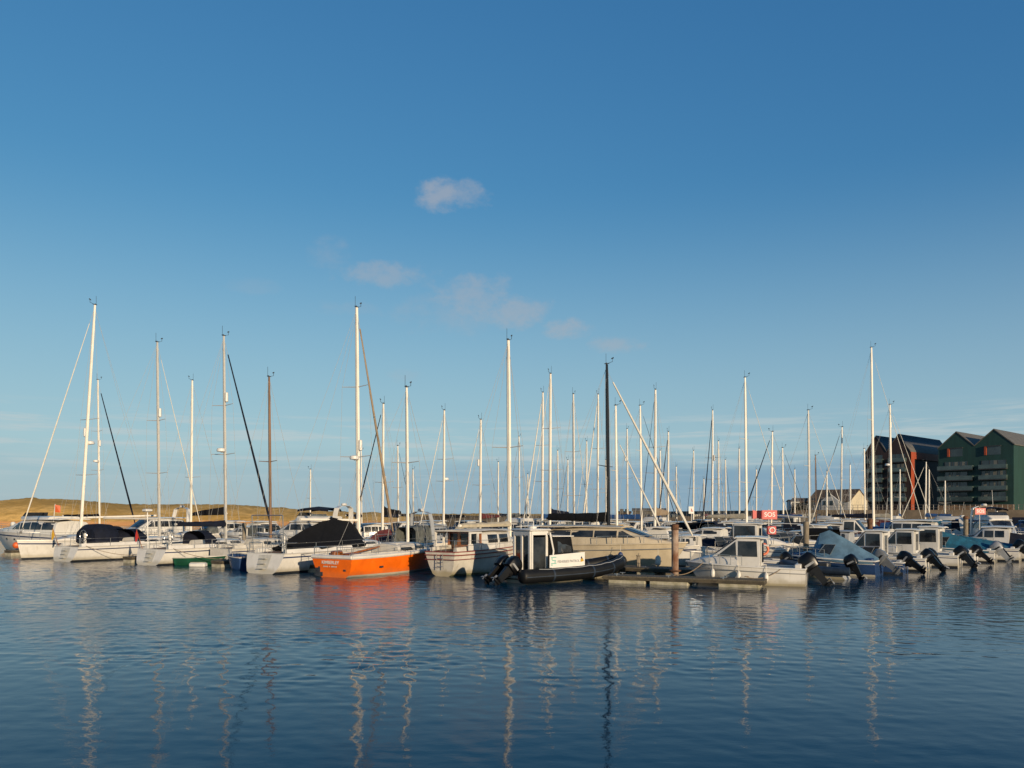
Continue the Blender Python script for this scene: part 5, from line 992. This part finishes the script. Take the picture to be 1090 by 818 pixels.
# ------------------------------------------------------------------ second and further rows
K2 = dict(lod=1, wheel=False)
YFIX = {'open white boat with a tubular steel windscreen frame left of the blue covered boat': 61.8, 'small white boat with a boxy two window wheelhouse behind the near cabin boat': 58.0, 'white open boat with navy cover just behind the SOS sign pole': 56.51280212402344, 'white sports boat with open cockpit behind the rusty pile': 55.5, 'white motor boat with wide cabin seen above the patrol boat roof': 65.5, 'white boat under a grey cover behind the blue covered boat': 64.60353088378906, 'white cruiser with white arch and black canopy left of the tan pile': 66.5, 'navy hulled motor boat behind the blue covered boat': 68.0, 'long white motor yacht hull with low cabin right of the rusty pile': 72.0, 'yacht with a shorter white furled jib slanting right, just right of black mast': 69.0, 'white sports cruiser with dark portlights below the SOS sign': 74.0, 'white cabin boat behind the first white pilothouse boat': 73.88871002197266, 'white cabin cruiser with small orange cover on deck, left of the square windows': 73.5, 'white sports cruiser with black windscreen right of the wooden wheelhouse roof': 70.5, 'white cruiser with sloping foredeck in front of the black apartment wall': 81.0, 'white yacht with a tan sail cover on its boom left of the white notice board': 78.0, 'low navy covered boat between the maroon cover and the grey boat': 72.5, 'tall white wheelhouse boat behind the second pilothouse boat': 77.13871002197266, 'white yacht with tall pale mast and navy sprayhood just left of the SOS sign': 79.0, 'white boat with a row of square cabin windows under the radar dome mast': 78.0, 'white yacht with navy sail cover and tall pale mast above the patrol boat': 74.0, 'white flybridge motor yacht with navy bimini behind the black boom tent': 74.0, 'white boat with bright blue cover left of the brown pile': 81.76834869384766, 'white cabin boat with brown trim right of the tan pile': 82.5, 'white boat with navy canopy right of the notice board': 86.5, 'white yacht with radar dome and white stay reaching left, above the wooden wheelhouse': 81.0, 'yacht with bright blue sail cover along its boom, right of the black mast': 86.0, 'white cabin boat with navy canopy left of the tan pile top': 80.0, 'white cabin boat with blue canopy right of the brown pile': 83.91925811767578, 'yacht with the tallest mast on the right, in front of the brown apartments': 89.5, 'blue hulled boat with white wheelhouse in front of the white house': 94.0, 'white yacht with slim grey mast and double spreaders, first left of the black sail cover': 86.5, 'white yacht with two pale furled sails slanting down to the left': 86.0, 'yacht with tall grey mast and one pair of wide spreaders left of the white house': 86.0, 'white yacht with cream mast and short spreaders, between the wooden wheelhouse and white cabin': 81.5, 'white motor cruiser with dark side windows beyond the white railings, left of tan furled sail': 85.0, 'white motor boat with navy awning left of the flybridge boat': 89.5, 'white motor boat with dark awning against the dunes, by the brown mast': 83.5, 'distant white cruiser beyond the white hull right of the rusty pile': 92.0, 'white boat with black canopy between rusty pile and notice board': 89.0, 'yacht with dark furled headsail and wooden toned mast right of the notice board': 98.5, 'yacht with dark furled headsail above the SOS sign': 92.5, 'yacht with radar dome and white reflector on its mast before the brown apartments': 96.0, 'white yacht with a cream furled sail and white bunched foot left of the black mast': 94.5, 'white cabin cruiser with small windows between black mast and blue sail cover': 92.0, 'white yacht with furled sail slanting left in front of the white house gable': 102.5, 'distant white cabin boat right behind the SOS sign': 96.5, 'distant white sports cruiser behind the tan pile': 100.5, 'white cabin boat low behind the dark furled headsail': 91.5, 'yacht with dark furled stay leaning left behind the tan sail cover': 94.5, 'distant white motor boat with low cabin left of the flybridge boat mast': 97.5, 'distant white motor cruiser between the navy and black sail covers': 102.5, 'distant white fishing boat left of the white house': 99.0, 'white cabin boat with maroon canopy left of the brown apartments': 103.5, 'distant flybridge boat behind the bright blue sail cover': 102.0, 'white cabin boat with teal canopy below the orange corner strip': 102.5, 'distant yacht with pale bare mast right of the SOS sign': 107.5, 'distant white cabin boat under the white stay left of the wooden wheelhouse mast': 100.5, 'distant white cruiser behind the notice board pole': 103.5, 'distant white flybridge boat left of the SOS sign': 107.0, 'white cabin boat with long blue canopy left of the flybridge boat': 101.5, 'distant yacht with small mast between the two white slanting headsails': 109.0, 'distant white cabin boat below the white house roof': 108.5, 'yacht with far white mast right of the dark furled headsail': 114.5, 'yacht with a thin raked mast at the left corner of the brown apartments': 108.5, 'far small yacht mast showing just right of the motor sailer mast': 112.0, 'yacht with a leaning pale mast, second right of the notice board': 122.5, 'distant white cruiser at the foot of the brown apartments': 108.5, 'distant white cabin boat behind the black mast': 115.5, 'distant yacht with thin mast left of the tall pale mast by the SOS sign': 113.0, 'distant yacht with cream mast in front of the white house': 115.5, 'distant white cabin boat between the two pale furled sails and navy sail cover': 116.5, 'distant small yacht with short mast left of the navy sail cover': 119.0, 'yacht with far slim mast in front of the cream gable': 126.0, 'far flybridge boat at the foot of the brown apartments': 128.0, 'yacht with far slim mast in front of the orange corner': 132.0}
MOV = {}
def yb(label, u, v, Y, ang, L=10, **k):
    Y = YFIX.get(label, Y); MOV[label] = (u, Y); H = zat(v, Y); rd = random.Random(label); q = dict(K2)
    if 'boom' not in k: q.update(boom=L*.38, bz=3.0, bup=.12, cover=rd.choice(('canvas_navy', 'canvas_navy', 'canvas_blue', 'canvas_grey', 'canvas_black', 'canvas_cream', 'canvas_maroon')), ch=rd.uniform(.3, .5), ct=.18)
    q.update(hood=rd.choice(('canvas_navy', 'canvas_navy', 'canvas_blue', 'canvas_grey', 'canvas_black', 'canvas_cream')), furl=rd.choice(('sail_white', 'sail_white', 'canvas_navy', None)), fr=.035); q.update(k); B = k.pop('B', L*.31+.1); q.pop('B', None); return sailboat(label, u, Y, ang, L, B, q.pop('mx', L*.56), H, **q)
yb('white yacht with a dark furled headsail just right of the tall raked mast', 106, 405, 91, 60, 11, furl='canvas_navy', fr=.10, spreaders=(.40, .66), reflector=((.58, -1),), radar=(.46, -1), mr=.12)
yb('white yacht with a black sail cover rising to a peak at its boom end', 203, 405, 84, 240, 11, boom=4.6, bz=3.3, cover='canvas_black', ch=.12, ct=.75, mr=.13, spreaders=(.36,), mast='mast_white')
yb('yacht with a small black sail bundle low on its mast, right of tallest white mast', 407, 430, 73, 240, 10, boom=2.6, bz=3.4, cover='canvas_black', ch=.75, ct=.2, furl='canvas_navy', fr=.07, reflector=((.42, 1),), spreaders=(.40,), mr=.11)
yb('small yacht with a plain thin white mast behind the furled tan sail', 424, 475, 97, 60, 8, spreaders=(.5,))
yb('white yacht with radar dome and white stay reaching left, above the wooden wheelhouse', 472, 437, 77, 240, 10, radar=(.44, -1), furl='sail_white', fr=.055, spreaders=(.42, .6), mr=.11)
yb('white yacht with cream mast and short spreaders, between the wooden wheelhouse and white cabin', 511, 447, 84, 240, 10, spreaders=(.42,), reflector=((.62, -1),), furl='sail_white', fr=.05, mr=.115)
yb('far small yacht mast showing just right of the motor sailer mast', 553, 465, 108, 60, 9, spreaders=(.55,))
yb('white yacht with two pale furled sails slanting down to the left', 577, 418, 83, 240, 10.5, furl='sail_white', fr=.085, spreaders=(.36, .62), mr=.115)
yb('white yacht with navy sail cover and tall pale mast above the patrol boat', 585, 398, 73, 240, 10.5, boom=4.0, bz=3.2, cover='canvas_navy', ch=.75, ct=.3, spreaders=(.40, .66), mr=.12)
yb('distant small yacht with short mast left of the navy sail cover', 604, 490, 118, 240, 8, spreaders=(.5,))
yb('white yacht with slim grey mast and double spreaders, first left of the black sail cover', 611, 420, 81, 60, 10, mast='alloy', spreaders=(.26, .58), mr=.11)
yb('white yacht with a cream furled sail and white bunched foot left of the black mast', 636, 420, 90, 240, 10.5, furl='sail_white', fr=.09, spreaders=(.3, .6), mr=.11)
yb('yacht with a shorter white furled jib slanting right, just right of black mast', 657, 432, 66.5, -30, 9.4, mx=4.9, furl='sail_white', fr=.08, frac=.74, boom=0, spreaders=(.5,), mr=.105)
yb('distant yacht with small mast between the two white slanting headsails', 668, 457, 103, 60, 9, spreaders=(.5,), reflector=((.7, 1),))
yb('yacht with bright blue sail cover along its boom, right of the black mast', 683, 432, 78, -30, 10, mx=5.5, boom=4.4, bz=2.9, cover='canvas_blue', ch=.45, ct=.3, spreaders=(.42, .64), mr=.115)
yb('white yacht with a tan sail cover on its boom left of the white notice board', 697, 415, 70.5, 240, 10, boom=3.8, bz=3.3, cover='sail_tan', ch=.85, ct=.3, boom_mat='alloy', spreaders=(.42, .6), mr=.115, furl='canvas_navy', fr=.03)
yb('yacht with dark furled stay leaning left behind the tan sail cover', 711, 460, 93, 240, 9, furl='canvas_navy', fr=.07, spreaders=(.5,))
yb('distant white yacht right of the tan sail cover', 720, 497, 124, 60, 8, spreaders=())
yb('small distant yacht behind the white notice board', 749, 510, 130, 240, 8, spreaders=(.5,))
yb('yacht with dark furled headsail and wooden toned mast right of the notice board', 758, 437, 88, 240, 10, furl='canvas_navy', fr=.07, mast='alloy', spreaders=(.42, .6), reflector=((.60, 1),))
yb('yacht with a leaning pale mast, second right of the notice board', 773, 490, 108, 60, 9, rake=.05, spreaders=(.5,))
yb('white yacht with tall pale mast and navy sprayhood just left of the SOS sign', 795, 402, 72, -40, 11, mx=6.2, hood='canvas_navy', spreaders=(.32, .60), mr=.12, lod=1, fs=1.15, fb=1.4)
yb('distant yacht with thin mast left of the tall pale mast by the SOS sign', 787, 478, 112, 60, 9, spreaders=(.45,))
yb('yacht with dark furled headsail above the SOS sign', 821, 460, 88, 140, 9.5, furl='canvas_navy', fr=.08, spreaders=(.45,))
yb('distant yacht with pale bare mast right of the SOS sign', 834, 477, 100, -40, 9, spreaders=(.5,))
yb('yacht with tall grey mast and one pair of wide spreaders left of the white house', 862, 437, 83, -40, 10, mast='alloy', spreaders=(.54,), mr=.12, boom=4, bz=3, bup=.2)
yb('distant yacht with cream mast in front of the white house', 869, 485, 112, -40, 9, mast='mast_wood', spreaders=())
yb('white yacht with furled sail slanting left in front of the white house gable', 895, 455, 92, 140, 9.5, furl='sail_white', fr=.07, spreaders=(.48,))
yb('yacht with the tallest mast on the right, in front of the brown apartments', 930, 370, 80, -40, 12, mx=6.6, spreaders=(.60,), mr=.15, fs=1.2, fb=1.45)
yb('yacht with radar dome and white reflector on its mast before the brown apartments', 949, 431, 88, -40, 11, mx=6, spreaders=(), reflector=((.84, 1),), radar=(.52, -1), mr=.135)
yb('yacht with a thin raked mast at the left corner of the brown apartments', 921, 478, 106, -40, 9, spreaders=(.72, .5, .28))
yb('yacht with paired short masts in front of the black apartment wall', 985, 492, 118, 140, 9, spreaders=(), furl='sail_white', fr=.07)
yb('white ketch masted yacht with a short mast right of the black apartment wall', 989, 500, 128, 60, 8, spreaders=())
# motor boats of the further rows
def mbt(label, u, Y, ang, L, kind, **k):
    Y = YFIX.get(label, Y); MOV[label] = (u, Y); return cruiser(label, at(u, Y), ang, L, k.pop('B', L*.27+.75), k.pop('fb', L*.08+.75), k.pop('fs', L*.06+.55), kind, **dict(dict(lod=1), **k))
mbt('white motor cruiser with wraparound black windows and white radar arch behind the long boom', 158, 87, 238, 10.5, 'cabin', hx=(.16, .52, .68, .88), hh=1.55, arch=(.14, 2.9, -.4), glass='glass_dark', nw=2)
mbt('white flybridge motor yacht with navy bimini behind the black boom tent', 326, 73, 160, 11, 'fly', bimini='canvas_navy', arch=(.16, 2.9, -.3), hh=1.3, port=(.6, .7))
mbt('small motor boat under a maroon cover behind the orange boat', 414, 67.5, 60, 5.2, 'open', cover='canvas_maroon', hx=(.62, .92), coverst=[(.02, .98, 0, 1.4), (.25, 1.02, 0, 2.0), (.5, 1.02, .05, 2.15), (.66, .9, .1, 1.7), (.74, .7, .15, 1.3)])
mbt('white cabin boat with three side windows behind the tallest white mast', 390, 79, 200, 7, 'cabin', nw=3)
mbt('white motor cruiser with dark side windows beyond the white railings, left of tan furled sail', 425, 84, 240, 8, 'cabin')
mbt('low navy covered boat between the maroon cover and the grey boat', 437, 70.5, 60, 5, 'open', cover='canvas_navy', hx=(.62, .92), coverst=[(.02, .98, 0, 1.1), (.3, 1.02, 0, 1.5), (.6, 1.0, .05, 1.4), (.72, .7, .15, 1.2)])
mbt('white sports cruiser with black windscreen right of the wooden wheelhouse roof', 530, 70, 150, 7.5, 'express', nw=1)
mbt('small boat with teal canopy behind the motor sailer cabin', 541, 60, 60, 5, 'open', cover='gelcoat_teal', hx=(.62, .92), coverst=[(.02, .98, 0, 1.1), (.3, 1.02, 0, 1.6), (.6, 1.0, .05, 1.7), (.72, .7, .15, 1.3)])
mbt('white motor boat with wide cabin seen above the patrol boat roof', 562, 63, 240, 7, 'cabin')
mbt('white motor cruiser stern on beyond the navy sail cover', 600, 64.5, 60, 8, 'cabin', canopy=(.02, .3, 1.4, 'canvas_navy'))
mbt('white hulled cruiser with raked cabin left of the black masted yacht', 628, 60.5, 60, 6.6, 'express')
mbt('white cabin cruiser with small windows between black mast and blue sail cover', 672, 90, 240, 7.5, 'cabin')
mbt('white sports boat with open cockpit behind the rusty pile', 728, 58, 150, 6.2, 'express', engines=((0, 1.02, 43, 'engine_black'),))
mbt('long white motor yacht hull with low cabin right of the rusty pile', 752, 66, 150, 10, 'express', hh=.8, port=(.55, .68, .8), nw=1)
mbt('small white boat with a boxy two window wheelhouse behind the near cabin boat', 791, 55, 150, 5.8, 'pilot', hh=1.75, fh=.6, hx=(.3, .58, .66, .9))
mbt('white sports cruiser with dark portlights below the SOS sign', 822, 66.5, -35, 9, 'express', port=(.5, .62, .74), hh=.7, nw=1)
mbt('white cruiser with white arch and black canopy left of the tan pile', 846, 63.5, 140, 7, 'express', arch=(.3, 1.5, .4), canopy=(.02, .30, 1.3, 'canvas_black'))
mbt('open white boat with a tubular steel windscreen frame left of the blue covered boat', 848, 51.8, 143, 4.6, 'open', B=1.9)
mbt('white cabin boat with brown trim right of the tan pile', 878, 74, 140, 7.5, 'cabin', rim='varnish')
mbt('blue hulled boat with white wheelhouse in front of the white house', 905, 80, 140, 7.5, 'cabin', hull=('gelcoat_blue', 'antifoul_red', 'gelcoat'), housem='gelcoat')
mbt('navy hulled motor boat behind the blue covered boat', 893, 63.5, 143, 6.4, 'express', hull=('gelcoat_blue', 'antifoul_dark', 'gelcoat'), housem='gelcoat_grey')
mbt('white boat with a row of square cabin windows under the radar dome mast', 962, 72, 143, 8.4, 'cabin', hh=1.5, nw=4, hx=(.16, .6, .68, .88))
mbt('white cabin cruiser with small orange cover on deck, left of the square windows', 932, 69.5, 143, 6.5, 'express', cover='buoy_orange', coverst=[(.66, .45, .0, 1.55), (.72, .5, .0, 1.75), (.80, .4, .0, 1.5)])
mbt('white motor boat with navy awning left of the flybridge boat', 1010, 84, 143, 8, 'cabin', canopy=(.02, .45, 1.7, 'canvas_navy'), arch=(.3, 1.9, .3))
mbt('white cruiser with sloping foredeck in front of the black apartment wall', 990, 70, 143, 7.4, 'express')
mbt('white flybridge boat with navy trim and broad windscreen behind the smaller SOS sign', 1061, 82, 262, 9, 'fly', bimini='canvas_navy', hh=1.5, B=3.5, arch=(.2, 3.1, -.2), stripe=1)
mbt('navy awning boat at the right edge beneath the green apartments', 1092, 95, 143, 9, 'cabin', hull=('gelcoat_blue', 'antifoul_dark', 'gelcoat'), canopy=(.02, .5, 1.9, 'canvas_navy'))
mbt('distant white motor boat with low cabin left of the flybridge boat mast', 318, 95, 150, 8, 'express', whip=True)
mbt('white motor boat with dark awning against the dunes, by the brown mast', 262, 84, 150, 8, 'express', canopy=(.02, .3, 1.2, 'canvas_grey'))
mbt('distant white motor cruiser between the navy and black sail covers', 618, 96, 150, 8, 'cabin')
mbt('distant white cruiser beyond the white hull right of the rusty pile', 775, 84, 150, 8.5, 'cabin')
mbt('distant white fishing boat left of the white house', 842, 96, 140, 8, 'pilot', hh=1.9)
mbt('distant white cabin boat below the white house roof', 886, 104, 140, 8, 'cabin')
mbt('distant white cruiser at the foot of the brown apartments', 952, 108, 140, 8.5, 'cabin')
for u, Y, a, L, kd, lab, kw in (
    (455, 100, 150, 8, 'cabin', 'distant white cabin boat under the white stay left of the wooden wheelhouse mast', {}),
    (494, 97, 240, 8, 'cabin', 'distant white cruiser with navy canopy left of the cream mast', dict(canopy=(.02, .35, 1.5, 'canvas_navy'))),
    (524, 104, 60, 8, 'express', 'distant white sports cruiser right of the cream mast', {}),
    (545, 92, 150, 8, 'fly', 'distant white flybridge boat directly behind the motor sailer mast', dict(hh=1.2)),
    (570, 112, 150, 9, 'cabin', 'distant white cabin boat between the two pale furled sails and navy sail cover', {}),
    (590, 96, 240, 8, 'cabin', 'distant white boat with grey canopy under the navy sail cover', dict(canopy=(.02, .35, 1.5, 'canvas_grey'))),
    (645, 108, 150, 8.5, 'cabin', 'distant white cabin boat behind the black mast', {}),
    (660, 80, 60, 7, 'cabin', 'white boat with yellow canopy right of the black mast', dict(canopy=(.02, .35, 1.4, 'plastic_yellow'))),
    (690, 98, 150, 8, 'fly', 'distant flybridge boat behind the bright blue sail cover', {}),
    (707, 64, 60, 6, 'cabin', 'white cabin boat peeping over the cream motor yacht left of the rusty pile', {}),
    (715, 84, 150, 8, 'cabin', 'white boat with black canopy between rusty pile and notice board', dict(canopy=(.02, .4, 1.5, 'canvas_black'))),
    (745, 100, 240, 9, 'cabin', 'distant white cruiser behind the notice board pole', {}),
    (762, 76, 60, 7.5, 'cabin', 'white boat with navy canopy right of the notice board', dict(canopy=(.02, .4, 1.6, 'canvas_navy'))),
    (785, 100, 150, 9, 'fly', 'distant white flybridge boat left of the SOS sign', {}),
    (806, 92, 150, 8, 'cabin', 'distant white cabin boat right behind the SOS sign', {}),
    (830, 78, 140, 7.5, 'cabin', 'white cabin boat with navy canopy left of the tan pile top', dict(canopy=(.02, .4, 1.6, 'canvas_navy'))),
    (858, 92, -40, 8.5, 'express', 'distant white sports cruiser behind the tan pile', {}),
    (872, 118, 140, 9, 'fly', 'distant white flybridge boat below the left end of the white house', {}),
    (908, 120, 140, 9, 'cabin', 'distant white cruiser below the cream gable end', {}),
    (915, 96, 140, 8, 'cabin', 'white cabin boat with maroon canopy left of the brown apartments', dict(canopy=(.02, .4, 1.6, 'canvas_maroon'))),
    (938, 126, 140, 9, 'fly', 'far flybridge boat at the foot of the brown apartments', {}),
    (970, 98, 143, 9, 'cabin', 'white cabin boat with teal canopy below the orange corner strip', dict(canopy=(.02, .4, 1.6, 'canvas_teal'))),
    (1000, 110, 143, 9, 'fly', 'distant flybridge boat below the black apartment wall', {}),
    (1022, 100, 143, 8.5, 'cabin', 'white cabin boat with long blue canopy left of the flybridge boat', dict(canopy=(.02, .55, 1.7, 'canvas_blue'))),
    (1078, 112, 143, 9, 'cabin', 'distant white cabin boat right of the flybridge boat', dict(canopy=(.02, .5, 1.8, 'canvas_navy'))),
    (345, 88, 150, 8, 'cabin', 'distant white cabin boat behind the navy bimini', {}),
    (236, 92, 240, 8.5, 'cabin', 'white cabin boat low behind the dark furled headsail', {}),
    (285, 93, 60, 8, 'cabin', 'distant white cruiser right of the brown wooden mast', {})):
    mbt(lab, u, Y, a, L, kd, **kw)
for u, v, Y, a, lab in ((440, 500, 118, 60, 'far thin white mast right of the orange boat mast'), (530, 492, 122, 240, 'far thin mast left of the motor sailer mast'), (562, 505, 132, 60, 'far short mast right of the motor sailer mast'), (594, 480, 110, 60, 'far thin mast right of the navy sail cover yacht'), (624, 470, 108, 240, 'far slim mast left of the black mast'), (645, 490, 126, 60, 'far mast hidden close beside the black mast'), (703, 480, 116, 60, 'far slim mast right of the tan sail cover yacht'), (738, 480, 120, 240, 'far slim mast right behind the notice board'), (765, 470, 104, 60, 'far white mast right of the dark furled headsail'), (805, 500, 128, 240, 'far short mast right behind the SOS sign post'), (846, 500, 130, 60, 'far short mast left of the wide spreader mast'), (880, 502, 132, 240, 'far short mast in front of the white house roof'), (905, 495, 122, 60, 'far slim mast in front of the cream gable'), (958, 500, 130, 60, 'far slim mast in front of the orange corner'), (1006, 512, 126, 60, 'far short mast in front of the green apartments'), (385, 480, 112, 60, 'far slim mast right of the tallest white mast'), (330, 500, 112, 240, 'far short mast over the navy bimini boat')):
    yb('yacht with '+lab, u, v, Y, a, 8.5, spreaders=(.5,))
for s_, L, kd, lab, kw in (
    (6.5, 5.4, 'open', 'white open boat with navy cover just behind the SOS sign pole', dict(cover='canvas_navy', hx=(.62, .92), coverst=[(.02, .98, 0, 1.2), (.3, 1.02, 0, 1.7), (.6, 1.0, .05, 1.6), (.72, .7, .15, 1.3)])),
    (11, 6.0, 'pilot', 'white pilothouse boat between the blue covered boat and the tan pile', dict(hh=1.6, fh=.5)),
    (15.5, 6.2, 'open', 'white boat under a grey cover behind the blue covered boat', dict(cover='canvas_grey', hx=(.62, .92), coverst=[(.02, .98, 0, 1.2), (.3, 1.02, 0, 1.9), (.6, 1.0, .05, 1.9), (.72, .7, .15, 1.3)])),
    (22, 6.4, 'cabin', 'white cabin boat behind the first white pilothouse boat', {}),
    (27, 6.4, 'pilot', 'tall white wheelhouse boat behind the second pilothouse boat', dict(hh=1.8, fh=.6)),
    (32, 6.0, 'open', 'white boat with bright blue cover left of the brown pile', dict(cover='canvas_blue', hx=(.62, .92), coverst=[(.02, .98, 0, 1.4), (.3, 1.02, 0, 2.1), (.6, 1.0, .05, 2.1), (.72, .7, .15, 1.4)])),
    (41, 7.0, 'cabin', 'white cabin boat with blue canopy right of the brown pile', dict(canopy=(.02, .35, 1.6, 'canvas_blue')))):
    q = Vector((13.4, 50.2, 0))+QD*s_+qn*(L/2+1.6); mbt(lab, 545+F*q.x/q.y, q.y, 323, L, kd, **kw)
# small moored boat far out left and gulls are left to the light
o = thing('mooring_buoy', 'tiny white buoy floating far off under the dunes at left', 'buoy', wat(14, 559.5)); mb = MB(); mb.ball((0, 0, .35), .7); mb.build('ball', 'plastic_white', o)

# spacing check (printed only)
def _ov(a, b):
    for s, t in ((a, b), (b, a)):
        for n_ in (unit(s[2]), unit(s[2]+90)):
            def ext(q): c = q[1].dot(n_); e = abs(unit(q[2]).dot(n_))*q[3]*.46+abs(unit(q[2]+90).dot(n_))*q[4]*.42; return c-e, c+e
            (l0, h0), (l1, h1) = ext(s), ext(t)
            if h0 < l1 or h1 < l0: return False
    return True
import os
if os.environ.get('SPACING'):
    fixed = [f for f in FOOT if f[0] not in MOV]
    fixed.append(('walk', dr(48.2, -50.7), -30, 51, 2.2)); fixed.append(('qwalk', Vector((13.4, 50.2, 0))+QD*23, math.degrees(math.atan2(.65, .76)), 46, 2.0))
    res = {}
    for f in sorted((f for f in FOOT if f[0] in MOV), key=lambda f: MOV[f[0]][1]):
        u, Y = MOV[f[0]]; off = f[1]-at(u, Y)
        for d in sorted((i*.5 for i in range(-24, 80)), key=lambda x: abs(x) if x > 0 else abs(x)*1.5):
            g = (f[0], at(u, Y+d)+off)+f[2:]
            if Y+d > 55 and not any(_ov(g, h) for h in fixed): fixed.append(g); res[f[0]] = Y+d; break
        else: print('NOFIT', f[0]); fixed.append(f)
    ch = {k: v for k, v in res.items() if abs(v-MOV[k][1]) > .01}
    for i in range(len(fixed)):
        for j in range(i):
            if fixed[i][0] not in MOV and fixed[j][0] not in MOV and _ov(fixed[i], fixed[j]): print('OVERLAP', fixed[j][0][:60], '|', fixed[i][0][:60])
    print('YFIX', ch)
